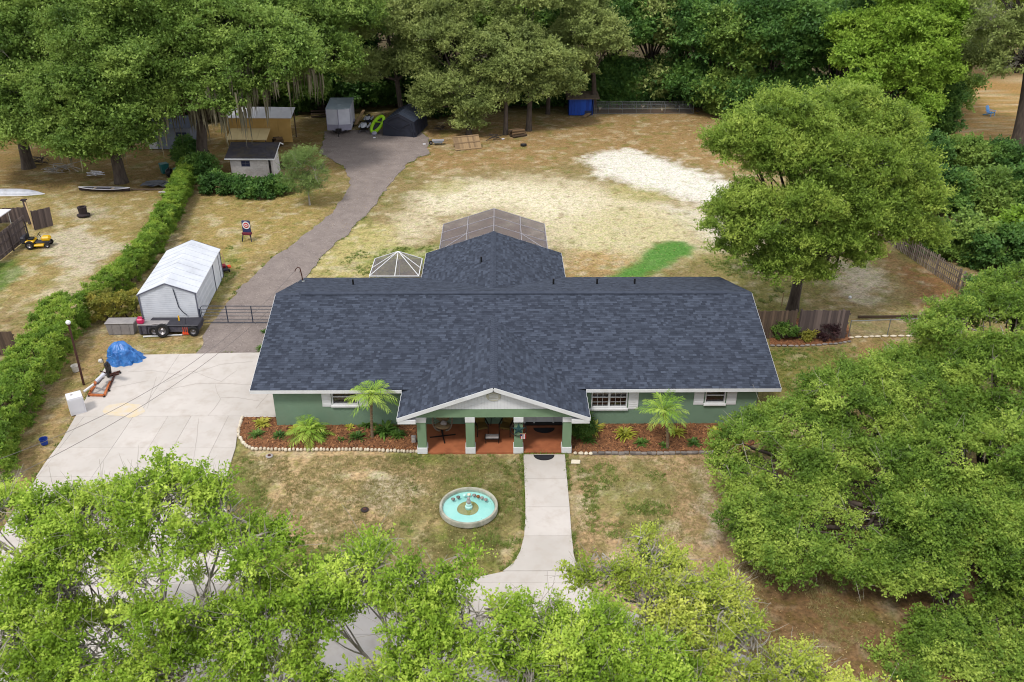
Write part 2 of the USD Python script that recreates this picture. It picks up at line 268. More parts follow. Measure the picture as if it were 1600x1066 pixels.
# screens: fine dark mesh that lets most light through
LOOK['screen'] = usdkit.material(stage, '/World/Looks/screen', {'t': ('transparent_bsdf', {'color': (1, 1, 1)}), 'd': ('diffuse_bsdf', {'color': px(104, 96, 102)}), 'x': ('mix_closure', {'fac': 0.5})}, [('t.BSDF', 'x.closure1'), ('d.BSDF', 'x.closure2')], surface='x.closure')
LOOK['chicken_wire'] = usdkit.material(stage, '/World/Looks/chicken_wire', {'t': ('transparent_bsdf', {'color': (1, 1, 1)}), 'd': ('diffuse_bsdf', {'color': px(130, 128, 122)}), 'x': ('mix_closure', {'fac': 0.08})}, [('t.BSDF', 'x.closure1'), ('d.BSDF', 'x.closure2')], surface='x.closure')
LOOK['water'] = usdkit.material(stage, '/World/Looks/water', {'t': ('transparent_bsdf', {'color': (0.82, 0.95, 0.94)}), 'gl': ('glossy_bsdf', {'color': (0.95, 0.95, 0.95), 'roughness': 0.08}), 'x': ('mix_closure', {'fac': 0.06})}, [('t.BSDF', 'x.closure1'), ('gl.BSDF', 'x.closure2')], surface='x.closure')

# ------------------------------------------------------------ the ground
def sdist(P, poly):
    """signed distance (positive inside) of points to a polygon"""
    A = np.array(poly); B = np.roll(A, -1, 0); d = np.full(len(P), 1e9); ins = np.zeros(len(P), bool)
    for a, b in zip(A, B):
        e = b-a; t = np.clip(((P-a) @ e)/max(e @ e, 1e-9), 0, 1); d = np.minimum(d, np.linalg.norm(P-a-t[:, None]*e, axis=1))
        c = (a[1] > P[:, 1]) != (b[1] > P[:, 1])
        with np.errstate(divide='ignore', invalid='ignore'): ins ^= c & (P[:, 0] < (b[0]-a[0])*(P[:, 1]-a[1])/(b[1]-a[1])+a[0])
    return np.where(ins, d, -d)
def pxpoly(pts): return [g2(*p) for p in pts]
K = 0.72
REGIONS = [  # photo outline, colour, soft edge (m), ragged edge (m), strength
    ([(-300, 330), (-300, 130), (250, 200), (520, 190), (540, 270), (400, 300), (300, 300), (240, 320), (100, 300)], (150, 118, 66), 2.0, 3.0, 1.0),
    ([(640, 190), (1130, 170), (1180, 270), (1100, 262), (1000, 240), (920, 236), (860, 262), (760, 262), (690, 275), (640, 262)], (168, 130, 80), 2.0, 3.0, 1.0),
    ([(630, 335), (690, 285), (800, 275), (900, 280), (1000, 300), (1100, 330), (1110, 390), (1000, 400), (900, 410), (860, 380), (780, 318), (690, 345), (640, 398), (560, 400)], (224, 206, 172), 2.5, 3.0, 0.95),
    ([(640, 310), (720, 285), (830, 290), (930, 310), (900, 340), (860, 340), (780, 318), (690, 330)], (234, 218, 188), 2.0, 2.0, 0.9),
    ([(920, 244), (985, 234), (1040, 250), (1120, 278), (1160, 300), (1118, 322), (1060, 305), (1000, 292), (940, 272)], (238, 228, 220), 1.1, 2.6, 0.93),
    ([(1030, 320), (1120, 330), (1180, 290), (1210, 330), (1200, 400), (1110, 380), (1060, 350)], (220, 208, 192), 1.0, 2.6, 0.8),
    ([(650, 292), (690, 280), (740, 284), (720, 300), (680, 304)], (180, 166, 96), 0.6, 1.2, 0.6),
    ([(945, 290), (1000, 284), (1040, 296), (1050, 312), (990, 316), (950, 306)], (186, 172, 104), 0.8, 1.8, 0.75),
    ([(880, 345), (980, 320), (1080, 340), (1100, 400), (980, 420), (890, 400)], (204, 190, 130), 2.0, 2.6, 0.6),
    ([(520, 380), (560, 345), (620, 350), (640, 395), (560, 440), (470, 430)], (192, 176, 106), 1.0, 2.0, 0.85),
    ([(570, 405), (600, 385), (690, 383), (690, 410), (600, 440)], (134, 146, 58), 0.8, 1.0, 0.85),
    ([(952, 434), (978, 418), (1000, 408), (1010, 392), (1028, 380), (1050, 377), (1068, 378), (1082, 386), (1078, 397), (1060, 402), (1044, 414), (1026, 420), (1000, 434)], (88, 146, 52), 0.4, 0.7, 0.95),
    ([(885, 392), (950, 390), (1000, 410), (960, 432), (885, 434)], (190, 150, 92), 1.0, 1.6, 0.85),
    ([(1090, 400), (1180, 400), (1240, 440), (1220, 490), (1180, 480), (1120, 436)], (150, 142, 70), 1.5, 2.0, 0.8),
    ([(1310, 400), (1360, 420), (1390, 440), (1350, 480), (1310, 460)], (204, 186, 164), 0.8, 2.2, 0.75),
    ([(1350, 380), (1400, 400), (1500, 440), (1520, 500), (1440, 480), (1400, 430)], (152, 104, 62), 1.0, 2.0, 0.9),
    ([(1200, 545), (1330, 540), (1350, 600), (1250, 650), (1190, 630)], (128, 122, 52), 1.0, 1.6, 0.85),
    ([(1320, 530), (1480, 525), (1440, 580), (1330, 560)], (160, 124, 72), 1.2, 1.6, 0.85),
    ([(1480, 90), (1800, 60), (1800, 260), (1560, 240), (1480, 210)], (190, 142, 78), 1.0, 2.0, 1.0),
    ([(-200, 300), (250, 300), (220, 400), (120, 470), (-200, 470)], (170, 144, 84), 2.0, 3.0, 0.9),
    ([(60, 370), (130, 350), (190, 385), (150, 430), (90, 420)], (206, 190, 168), 0.7, 2.0, 0.75), ([(80, 330), (150, 320), (180, 338), (110, 350)], (190, 172, 146), 0.7, 1.6, 0.7), ([(110, 430), (160, 440), (130, 470), (60, 460)], (198, 182, 150), 0.7, 1.8, 0.55),
    ([(-40, 410), (22, 405), (34, 425), (10, 452), (-40, 470)], (86, 124, 40), 0.4, 0.8, 0.9),
    ([(320, 300), (450, 280), (540, 300), (500, 350), (420, 400), (330, 440), (290, 380)], (176, 148, 82), 1.5, 2.0, 0.9),
    ([(300, 430), (360, 380), (380, 420), (350, 470), (310, 470)], (150, 144, 66), 0.7, 1.4, 0.7),
    ([(130, 520), (300, 520), (310, 560), (200, 560), (150, 600), (60, 740), (20, 780), (-20, 760), (60, 640)], (172, 140, 88), 0.8, 1.2, 0.95),
    ([(200, 530), (320, 540), (310, 556), (180, 556)], (160, 146, 86), 0.4, 1.0, 0.6),
    ([(350, 690), (820, 700), (820, 900), (380, 905)], (198, 164, 116), 0.5, 0.5, 1.0),
    ([(350, 690), (380, 690), (420, 760), (430, 900), (380, 910)], (128, 136, 58), 0.5, 1.0, 0.8),
    ([(640, 708), (820, 708), (820, 860), (760, 880), (680, 850), (660, 780), (690, 745)], (124, 128, 56), 0.7, 1.5, 0.75), ([(600, 706), (690, 706), (680, 726), (610, 728)], (120, 130, 48), 0.3, 0.9, 0.7),
    ([(560, 750), (640, 738), (660, 765), (600, 800), (560, 785)], (206, 192, 166), 0.4, 1.6, 0.6), ([(430, 870), (640, 810), (780, 860), (760, 905), (430, 915)], (120, 128, 54), 0.8, 1.4, 0.6),
    ([(884, 700), (1150, 705), (1180, 900), (1160, 1040), (950, 940), (893, 850)], (190, 154, 110), 0.5, 0.5, 1.0),
    ([(930, 740), (1010, 730), (1050, 780), (1010, 840), (950, 820), (920, 780)], (126, 130, 56), 0.8, 1.9, 0.7), ([(886, 712), (925, 712), (905, 760), (895, 850), (886, 850)], (150, 142, 92), 0.4, 1.0, 0.6), ([(1090, 790), (1130, 790), (1140, 850), (1105, 850)], (206, 192, 172), 0.3, 1.4, 0.7),
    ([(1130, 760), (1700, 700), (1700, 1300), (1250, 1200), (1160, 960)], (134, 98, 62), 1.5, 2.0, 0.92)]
def axis(lo, hi, step, far):
    a = [lo]; s = step
    while a[-1] > -far: s *= 1.22; a.append(a[-1]-s)
    b = [hi]; s = step
    while b[-1] < far: s *= 1.22; b.append(b[-1]+s)
    return np.array(a[::-1]+list(np.arange(lo+step, hi-step*.5, step))+b)
gx, gy = axis(-42, 44, 0.2, 900), axis(-16, 72, 0.2, 900)
XX, YY = np.meshgrid(gx, gy, indexing='ij'); GP = np.column_stack([XX.ravel(), YY.ravel()])
def ground_noise(P, s, o=4, seed=0): return meshkit.fbm(np.column_stack([P*s, np.full(len(P), 0.37)]), o, seed)
GN = [ground_noise(GP, 1.1, 4, 1), ground_noise(GP, 0.32, 3, 2), ground_noise(GP, 3.3, 3, 3), ground_noise(GP, 0.9, 4, 4), ground_noise(GP, 2.2, 4, 6)]
def mixc(c, col, w): return c*(1-w[:, None])+np.array(col)*w[:, None]
DES = lambda c: tuple(np.array(c)*.80+.20*(.3*c[0]+.59*c[1]+.11*c[2]))
GC = np.tile(np.array(px(*DES((156, 132, 84)))), (len(GP), 1))
GC = mixc(GC, px(124, 118, 66), np.clip((GN[1]-.5)*3, 0, .8))
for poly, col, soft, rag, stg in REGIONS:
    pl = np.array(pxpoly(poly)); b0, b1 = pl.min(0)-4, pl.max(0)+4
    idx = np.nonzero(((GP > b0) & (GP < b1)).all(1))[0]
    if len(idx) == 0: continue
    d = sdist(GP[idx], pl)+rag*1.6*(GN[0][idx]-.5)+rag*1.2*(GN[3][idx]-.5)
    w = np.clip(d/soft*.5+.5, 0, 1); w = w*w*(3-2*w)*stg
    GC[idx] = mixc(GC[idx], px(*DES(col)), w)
# worn, sandy and greener flecks everywhere
GC = mixc(GC, px(210, 196, 168), np.clip((GN[0]-.55)*5, 0, .6)*np.clip(GC.sum(1)/0.6, 0, 1))
GC = mixc(GC, px(206, 190, 160), np.clip((GN[4]-.60)*7, 0, .6)*np.clip(GC.sum(1)/0.6, 0, 1))
GC = mixc(GC, px(116, 88, 56), np.clip((.40-GN[4])*6, 0, .45))
GC = mixc(GC, px(116, 122, 58), np.clip((GN[3]-.56)*4.5, 0, .5)*np.clip(1.3-GC[:, 2]/0.25, 0, 1))
for poly, col, soft, rag, stg in [r for r in REGIONS if r[1] in ((88, 146, 52), (238, 228, 220))]:
    d = sdist(GP, np.array(pxpoly(poly)))+rag*1.4*(GN[0]-.5)+rag*1.4*(GN[4]-.5); w = np.clip(d/soft*.5+.5, 0, 1)*stg*.9; GC = mixc(GC, px(*DES(col)), w*(1-.6*np.clip((GN[4]-.55)*6, 0, 1)*(col[0] > 200)))
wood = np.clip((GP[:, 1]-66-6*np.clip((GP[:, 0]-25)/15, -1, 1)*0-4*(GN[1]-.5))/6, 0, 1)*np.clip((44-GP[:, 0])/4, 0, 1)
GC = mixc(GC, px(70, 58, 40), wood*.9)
GC *= (0.82+0.36*GN[2])[:, None]
def wgt(name): pass
ZZ = (GN[2]-.5)*0.05*np.where((np.abs(GP[:, 0]) < 45) & (GP[:, 1] < 75), 1, 0)-0.03
nx, ny = len(gx), len(gy)
I = (np.arange(nx-1)[:, None]*ny+np.arange(ny-1)[None]).ravel()
GF = np.column_stack([I, I+ny, I+ny+1, I+1])
LOOK['ground'] = usdkit.material(stage, '/World/Looks/ground', {
    'a': ('attribute', {'attribute': 'tint'}), 'g': ('geometry', {}),
    'n1': ('noise_texture', {'scale': 7.0, 'detail': 6.0, 'roughness': 0.7}), 'r1': ('rgb_ramp', {'ramp': [(0.3, (0.52, 0.5, 0.46)), (0.5, (0.98, 0.98, 0.98)), (0.7, (1.42, 1.4, 1.34))]}),
    'n2': ('noise_texture', {'scale': 2.3, 'detail': 7.0, 'roughness': 0.72}), 'r2': ('rgb_ramp', {'ramp': [(0.36, (0.78, 0.9, 0.62)), (0.52, (1.0, 1.0, 1.0)), (0.68, (1.18, 1.12, 1.02))]}),
    'v': ('voronoi_texture', {'scale': 9.0}), 'vr': ('rgb_ramp', {'ramp': [(0.0, (1.5, 1.45, 1.3)), (0.10, (1.25, 1.2, 1.1)), (0.16, (1, 1, 1))]}),
    'm1': ('mix', {'mix_type': 'multiply', 'fac': 1.0}), 'm2': ('mix', {'mix_type': 'multiply', 'fac': 1.0}), 'm3': ('mix', {'mix_type': 'multiply', 'fac': 0.7}),
    'b': ('bump', {'strength': 1.0, 'distance': 0.07}), 'p': ('principled_bsdf', {'roughness': 0.97, 'specular_ior_level': 0.08})},
    [('g.position', 'n1.vector'), ('g.position', 'n2.vector'), ('g.position', 'v.vector'), ('v.distance', 'vr.fac'), ('n1.fac', 'r1.fac'), ('n2.fac', 'r2.fac'), ('a.color', 'm1.color1'), ('r1.color', 'm1.color2'), ('m1.color', 'm2.color1'), ('r2.color', 'm2.color2'),
     ('m2.color', 'm3.color1'), ('vr.color', 'm3.color2'), ('n1.fac', 'b.height'), ('b.normal', 'p.normal'), ('m3.color', 'p.base_color')], surface='p.BSDF')
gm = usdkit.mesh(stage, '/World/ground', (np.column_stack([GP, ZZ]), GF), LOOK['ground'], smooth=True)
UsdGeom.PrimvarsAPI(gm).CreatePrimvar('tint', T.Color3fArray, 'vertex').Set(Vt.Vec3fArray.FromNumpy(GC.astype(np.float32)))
tag(gm.GetPrim(), kind='structure')

# gravel drive from the concrete up to the trailers
GRAVEL = pxpoly([(306, 553), (440, 551), (446, 520), (432, 470), (470, 440), (482, 422), (520, 388), (562, 346), (592, 312), (612, 284), (636, 255), (668, 240), (668, 214), (652, 200), (508, 206), (500, 238), (538, 262), (550, 285), (536, 312), (505, 345), (470, 372), (430, 402), (390, 436), (356, 470), (330, 505)])
def ragged(poly, amp, step=0.35):
    P = Polygon(poly); L = P.exterior; n = int(L.length/step)
    q = np.array([L.interpolate(i*step).coords[0] for i in range(n)])
    return Polygon(q+amp*2*np.column_stack([ground_noise(q, .9, 3, 11)-.5, ground_noise(q, .9, 3, 12)-.5])).buffer(0)
gravel_poly = ragged(GRAVEL, 0.5)
struct(M().prism(gravel_poly, -0.2, 0.018), 'gravel_drive', 'gravel')
mm = M()
for _ in range(9000):
    b = gravel_poly.bounds; x, y = random.uniform(b[0], b[2]), random.uniform(b[1], b[3])
    if not gravel_poly.contains(Point(x, y)): continue
    s = random.uniform(.015, .045); a = random.uniform(0, 6)
    v = [[x+s*math.cos(a+k*2.1)*random.uniform(.7, 1.2), y+s*math.sin(a+k*2.1)*random.uniform(.7, 1.2), .018] for k in range(3)]+[[x, y, .018+s*.7]]
    mm.add(v, [[0, 1, 3], [1, 2, 3], [2, 0, 3]])
tag(stage.GetPrimAtPath(mm.build('gravel', 'gravel_stone')), 'loose pale and dark stones scattered over the purple grey gravel drive', 'gravel', kind='stuff')

# concrete drive in slabs, front walk
drive = Polygon(pxpoly([(178, 556), (436, 551), (440, 600), (440, 655), (380, 653), (371, 676), (368, 700), (356, 738), (352, 790), (366, 850), (400, 893), (450, 905), (600, 908), (740, 904), (790, 893.5), (897, 893.5), (906, 906), (928, 930), (960, 948), (1050, 980), (1115, 1005), (1180, 1032), (1240, 1080), (1270, 1160)])+pxpoly([(-100, 1160)])+[g2(-120, 1000), g2(-30, 880), g2(38, 775), g2(70, 725), g2(96, 690), g2(150, 596)]).buffer(0)
walk = Polygon(pxpoly([(818, 711), (882.5, 711), (886, 750), (890, 795), (893, 838), (897, 870), (904, 893), (786, 893), (803, 880), (813, 862), (819, 838), (821, 810), (821, 785)]))
def slabs(poly, xs, ys, name, parent):
    for i in range(len(xs)-1):
        for j in range(len(ys)-1):
            c = poly.intersection(sbox(xs[i], ys[j], xs[i+1], ys[j+1]).buffer(-0.006, join_style=2))
            for q in getattr(c, 'geoms', [c]):
                if q.area > .05: M().prism(q, -.12, .034+random.uniform(-.002, .002)).build(name, 'concrete', parent)
dpath = UsdGeom.Xform.Define(stage, '/World/driveway').GetPath().pathString; tag(stage.GetPrimAtPath(dpath), kind='structure')
struct(M().prism(drive.buffer(-.03), -.15, .008), 'slab_bed', 'crack', dpath)
yj = [-60, -34, -30, -26, -22.5, -19, -16, -13, -10.5, -7.6, G(300, 745)[1], G(300, 700)[1], G(300, 651)[1], 4.6, 12]
xj = [-60, -28, G(60, 745)[0], G(145, 745)[0], G(205, 745)[0], G(245, 745)[0], G(310, 745)[0], -10.2, -7.4, -4.6, -2, G(855, 893)[0], 4, 7, 10, 14, 30]
slabs(drive.difference(sbox(-60, G(300, 651)[1], 30, 30)), xj, yj, 'slab', dpath)
slabs(drive.intersection(sbox(-60, G(300, 651)[1], 30, 30)), [-60, G(250, 600)[0], 20], [G(300, 651)[1], 12], 'slab', dpath)
cm = M()
def crack(pts, w=.013):
    P = np.array([G(*p) for p in pts])[:, :2]; L = LineString(P); n = max(int(L.length/.3), 2)
    q = np.array([L.interpolate(i/n, normalized=True).coords[0] for i in range(n+1)]); q += .12*np.column_stack([ground_noise(q, 1.7, 3, 21)-.5, ground_noise(q, 1.7, 3, 22)-.5])
    cm.prism(LineString(q).buffer(w/2, cap_style=2), .0385, .0402)
for c in ([(255, 600), (300, 580), (345, 598), (370, 580)], [(200, 582), (240, 580), (285, 588)], [(250, 612), (310, 600), (336, 600), (400, 602)], [(300, 585), (345, 570), (395, 566)], [(336, 602), (340, 616), (345, 625), (335, 640), (325, 651)], [(345, 622), (370, 622), (405, 628)], [(230, 640), (238, 610), (245, 590)], [(424, 610), (400, 640)], [(150, 612), (190, 604), (230, 596)], [(310, 655), (306, 700), (300, 740)]):
    crack(c)
cm.build('crack', 'crack', dpath, kind='stuff')
M().prism(ragged([(g2(195, 641)[0]+1.1*math.cos(a), g2(195, 641)[1]+.7*math.sin(a)) for a in np.linspace(0, 6.1, 20)], .5, .1).intersection(drive), .0386, .0399).build('stain', 'stain_yellow', dpath)
wpath = UsdGeom.Xform.Define(stage, '/World/walkway').GetPath().pathString; tag(stage.GetPrimAtPath(wpath), kind='structure')
struct(M().prism(walk.buffer(-.02), -.15, .010), 'slab_bed', 'crack', wpath)
slabs(walk, [-10, 10], [G(850, 893)[1], G(850, 838)[1], G(850, 793)[1], G(850, 749)[1], 0], 'slab', wpath)
# mulch beds
bedL = Polygon(pxpoly([(380, 653), (432, 653), (440, 640), (665, 640), (665, 705), (655, 705), (520, 702), (420, 703), (392, 700), (377, 688), (374, 672)]))
bedR = Polygon(pxpoly([(880, 640), (1180, 640), (1190, 690), (1150, 704), (1000, 706), (896, 708), (880, 700)]))
bedF = Polygon(pxpoly([(1203, 540), (1200, 500), (1322, 496), (1330, 530), (1300, 538), (1240, 540)]))
for nm, b in (('mulch_bed', bedL), ('mulch_bed', bedR), ('mulch_bed', bedF)): struct(M().prism(b, -.1, .045), nm, 'mulch')
mm = M()
for b, n in ((bedL, 3800), (bedR, 3400), (bedF, 500)):
    x0, y0, x1, y1 = b.bounds
    for _ in range(n):
        x, y = random.uniform(x0, x1), random.uniform(y0, y1)
        if b.contains(Point(x, y)):
            a, l, w = random.uniform(0, 3.2), random.uniform(.05, .13), random.uniform(.015, .04); c, s = math.cos(a), math.sin(a); z = .05+random.uniform(0, .03); t = random.uniform(-.04, .04)
            mm.add([[x-c*l/2+s*w/2, y-s*l/2-c*w/2, z-t], [x+c*l/2+s*w/2, y+s*l/2-c*w/2, z+t], [x+c*l/2-s*w/2, y+s*l/2+c*w/2, z+t+.012], [x-c*l/2-s*w/2, y-s*l/2+c*w/2, z-t+.012]], [[0, 1, 2, 3]])
tag(stage.GetPrimAtPath(mm.build('bark_mulch', 'mulch_chip')), 'reddish brown bark chips covering the planting beds along the house', 'mulch', kind='stuff')
def stone_row(label, pts, mat, s0, s1, h, name='stone_border', z=0.0):
    t = thing(name, label, 'stone edging'); L = LineString([g2(*p) for p in pts]); d = 0.0
    while d < L.length:
        s = random.uniform(s0, s1); p = L.interpolate(d+s/2); q = L.interpolate(min(d+s, L.length)); a = math.atan2(q.y-p.y, q.x-p.x)
        pts3 = [[random.uniform(.36, .5)*s*i, random.uniform(.3, .5)*min(s, .2)*j, h*(k+random.uniform(-.1, .1))] for i in (-1, 1) for j in (-1, 1) for k in (0, 1)]+[[0, 0, h*1.15], [s*.5, 0, h*.5], [-s*.5, 0, h*.5]]
        mm = M().hull(pts3, (p.x+random.uniform(-.02, .02), p.y+random.uniform(-.03, .03), z), a) if 'flat' in label else M().hull([[.5*s*math.cos(i)*math.cos(j)*random.uniform(.85, 1.05), .5*min(s, .2)*math.sin(i)*math.cos(j)*random.uniform(.85, 1.05), h*(.4+.65*math.sin(j))] for i in np.arange(0, 6.28, .9) for j in (-.5, .2, .9)], (p.x+random.uniform(-.02, .02), p.y+random.uniform(-.03, .03), z), a); mm.build('stone', mat, t); d += s
stone_row('low border of rounded cream stones edging the bed left of the porch', [(379, 652), (374, 668), (373, 682), (382, 696), (396, 703), (450, 704), (560, 704), (651, 707)], 'stone_white', .13, .21, .14)
stone_row('low border of flat grey stones edging the bed right of the porch', [(925, 709), (1000, 709.5), (1080, 709), (1140, 707)], 'stone_grey', .22, .34, .09)
stone_row('few pale stones beside the right corner porch column', [(896, 710), (926, 709.5)], 'stone_white', .2, .3, .12)
stone_row('thin stone edging in front of the wooden fence bed', [(1203, 541), (1250, 541), (1300, 538), (1330, 534)], 'stone_grey', .25, .4, .08)
stone_row('row of pale stones along the foot of the chain link fence', [(1325, 528), (1380, 526), (1440, 525)], 'stone_white', .3, .5, .08)
p = G(899, 722); M().hull([[-.22, -.12, 0], [.2, -.15, 0], [.25, .1, 0], [-.18, .14, 0], [-.2, -.1, .05], [.18, -.13, .05], [.22, .09, .05], [-.16, .12, .05]], p).build('stepping_stone', 'stone_white', label='single flat pale stone lying in the lawn right of the front walk', cat='stone')

# ------------------------------------------------------------ the house
house = thing('house', 'long single storey green stucco house with dark blue shingle roof', 'house')
XL, XR, ZE, RISE, DEP = -12.6, 12.6, 2.25, 2.0, 13.1
WL, WR, WF, WB, ZW = -11.66, 11.66, 0.35, 12.75, 2.2
PX, PW, PY, PZ, PR = -1.07, 4.36, -2.31, 2.12, 3.72           # porch ridge x, half width, front edge y, eave and ridge height
GX, GW, GYF, GZ, GR = -1.17, 4.36, 17.0, 2.25, 3.74
wins = [(-8.86, -7.62, 1.22, 1.95), (3.62, 5.36, 0.98, 1.98), (9.12, 10.1, 1.22, 1.95)]
front = Polygon([(0, 0), (WR-WL, 0), (WR-WL, ZW), (0, ZW)])
for a, b, c, d in wins: front = front.difference(sbox(a-WL, c, b-WL, d))
front = front.difference(sbox(0.35-WL, 0.05, 2.35-WL, 2.1))
M().wall(front, (WL, WF), (WR, WF), .2).build('wall', 'green_stucco', house)
gab = lambda: Polygon([(0, 0), (WB-WF-.402, 0), (WB-WF-.402, ZW), ((WB-WF)/2-.2, ZW+1.75), (0, ZW)])
M().wall(gab(), (WR, WF+.201), (WR, WB-.201), .2).build('wall', 'green_stucco', house)
M().wall(gab(), (WL, WB-.201), (WL, WF+.201), .2).build('wall', 'green_stucco', house)
M().wall([(0, 0), (WR-WL, 0), (WR-WL, ZW), (0, ZW)], (WR, WB), (WL, WB), .2).build('wall', 'green_stucco', house)
wy = 16.6
M().wall([(0, 0), (wy-WB-.01, 0), (wy-WB-.01, ZW), (0, ZW)], (GX+3.85, WB+.004), (GX+3.85, wy-.006), .2).build('wall', 'green_stucco', house)
M().wall([(0, 0), (wy-WB-.01, 0), (wy-WB-.01, ZW), (0, ZW)], (GX-3.85, wy-.006), (GX-3.85, WB+.004), .2).build('wall', 'green_stucco', house)
M().wall([(0, 0), (7.7, 0), (7.7, ZW), (3.85, ZW+1.3), (0, ZW)], (GX+3.85, wy+.2), (GX-3.85, wy+.2), .2).build('wall', 'green_stucco', house)
M().box((0, 6.5, .0), (23, 12, .1)).build('floor', 'dark_inside', house)
# roofs: deck + one row of shingles after another
def slope(o, u, w, lu, lw, parent, mat='shingle', trim=None, exp=.143):
    """o: eave corner, u along the eave, w up the slope (unit vectors)"""
    o, u, w = (np.array(x, float) for x in (o, u, w)); n = np.cross(u, w); n /= np.linalg.norm(n)
    k = int(math.ceil(lw/exp)); sv = M()
    for r in range(k):
        a0, a1 = r*exp, min((r+1)*exp+.02, lw); x = -random.uniform(0, .3)
        while x < lu:
            l = random.choice((.13, .18, .24, .32)); b0, b1 = max(x, 0), min(x+l, lu); x += l
            if b1-b0 < .02: continue
            th = .016 if random.random() < .5 else .009
            P = [o+u*b0+w*a0+n*.004, o+u*b1+w*a0+n*.004, o+u*b0+w*a0+n*th, o+u*b1+w*a0+n*th, o+u*b0+w*a1+n*.005, o+u*b1+w*a1+n*.005]
            tone = min(max(random.gauss(.42, .15)+(.08 if th > .01 else -.06), 0), 1)
            sv.add(P, [[0, 1, 3], [0, 3, 2], [2, 3, 5], [2, 5, 4]], tone)
    sv.build('shingles', mat, parent, kind='stuff')
def nrm(v): v = np.array(v, float); return v/np.linalg.norm(v)
def deck(P, th, name, mat, parent):
    P = np.array(P, float); n = nrm(np.cross(P[1]-P[0], P[2]-P[0])); return M().hull(np.vstack([P, P-n*th])).build(name, mat, parent)
mid = DEP/2; sl = math.hypot(mid, RISE)
roof = deck([(XL, 0, ZE), (XR, 0, ZE), (XR, mid, ZE+RISE), (XL, mid, ZE+RISE)], .12, 'roof', 'roof_dark', house)
slope((XL, 0, ZE), (1, 0, 0), nrm((0, mid, RISE)), XR-XL, sl, roof)
r2 = deck([(XR, DEP, ZE), (XL, DEP, ZE), (XL, mid, ZE+RISE), (XR, mid, ZE+RISE)], .12, 'roof', 'roof_dark', house)
slope((XR, DEP, ZE), (-1, 0, 0), nrm((0, -mid, RISE)), XR-XL, sl, r2)
M().hull([(XL+1.35, mid-.17, ZE+RISE-.02), (XR-1.35, mid-.17, ZE+RISE-.02), (XL+1.35, mid-.16, ZE+RISE+.05), (XR-1.35, mid-.16, ZE+RISE+.05), (XL+1.35, mid, ZE+RISE+.1), (XR-1.35, mid, ZE+RISE+.1), (XL+1.35, mid+.17, ZE+RISE-.02), (XR-1.35, mid+.17, ZE+RISE-.02)]).build('ridge_vent', 'roof_cap', roof)
def cap(a, b, wd, drop, parent):
    a, b = np.array(a, float), np.array(b, float); s = nrm(np.cross(b-a, (0, 0, 1)))*wd; L = np.linalg.norm(b-a); k = int(L/.2); mm = M(); e = (b-a)/L
    for i in range(k):
        p, q = a+e*(i*.2), a+e*(i*.2+.23); h = .022
        P = np.array([p-s-[0, 0, drop], p+[0, 0, 0], p+s-[0, 0, drop], q-s-[0, 0, drop], q, q+s-[0, 0, drop]]); P[:3, 2] += h+.008; P[3:, 2] += h-.004
        mm.add(P, [[0, 1, 4, 3], [1, 2, 5, 4]]).add(np.vstack([P[:3], P[:3]-[0, 0, .03]]), [[0, 3, 4, 1], [1, 4, 5, 2]])
    mm.build('ridge_cap', 'roof_cap', parent)
for a, b in (((XL, mid, ZE+RISE), (XL+1.36, mid, ZE+RISE)), ((XR-1.36, mid, ZE+RISE), (XR, mid, ZE+RISE))): cap(a, b, .15, .046, roof)
for (qx, qy) in ((551, 435), (933, 439), (992, 436), (865, 434)):
    y = mid+3.4; q = GY(qx, qy, y); zz = ZE+(DEP-y)*RISE/mid
    M().tube([(q[0], y, zz-.1), (q[0], y, zz+.34)], .055, 8).build('vent_pipe', 'black_pipe', r2)
def gable(cx, hw, ya, yb, ze, zr, front):
    wl = math.hypot(hw, zr-ze); y0, y1 = min(ya, yb), max(ya, yb)
    a = deck([(cx-hw, y0, ze), (cx, y0, zr), (cx, y1, zr), (cx-hw, y1, ze)], -.1 if False else .1, 'roof', 'roof_dark', house)
    slope((cx-hw, y1, ze), (0, -1, 0), nrm((hw, 0, zr-ze)), y1-y0, wl, a)
    b = deck([(cx, y0, zr), (cx+hw, y0, ze), (cx+hw, y1, ze), (cx, y1, zr)], .1, 'roof', 'roof_dark', house)
    slope((cx+hw, y0, ze), (0, 1, 0), nrm((-hw, 0, zr-ze)), y1-y0, wl, b)
    cap((cx, y0, zr), (cx, y1, zr), .17, .055, a)
    return a, b
pr = gable(PX, PW, PY, 5.2, PZ, PR, True); gr = gable(GX, GW, GYF, 8.0, GZ, GR, False)
q = GY(752, 412, 12.5); zz = GZ+(GW-abs(q[0]-GX))*(GR-GZ)/GW; M().tube([(q[0], 12.5, zz-.1), (q[0], 12.5, zz+.36)], .055, 8).build('vent_pipe', 'black_pipe', gr[0])
# fascia, rakes, soffit
fas = lambda *a, **k: M().beam(*a, **k).build('fascia', 'white_paint', house)
fas((XL-.02, -.013, ZE-.10), (PX-PW-.01, -.013, ZE-.10), .025, .17); fas((PX+PW+.01, -.013, ZE-.10), (XR+.02, -.013, ZE-.10), .025, .17)
fas((XL, DEP+.013, ZE-.10), (XR, DEP+.013, ZE-.10), .025, .17)
for x, s in ((XL, -1), (XR, 1)):
    for y0 in (0, DEP): fas((x+s*.013, y0, ZE-.105), (x+s*.013, mid, ZE+RISE-.105), .025, .16)
for s in (-1, 1):
    fas((PX+s*PW, PY-.014, PZ-.085), (PX, PY-.014, PR-.085), .026, .19); fas((PX+s*(PW+.014), PY, PZ-.09), (PX+s*(PW+.014), -.01, PZ-.09), .026, .15)
    fas((GX+s*(GW+.014), GYF, GZ-.09), (GX+s*(GW+.014), DEP+.03, GZ-.09), .026, .15); fas((GX+s*GW, GYF+.014, GZ-.085), (GX, GYF+.014, GR-.085), .026, .16)
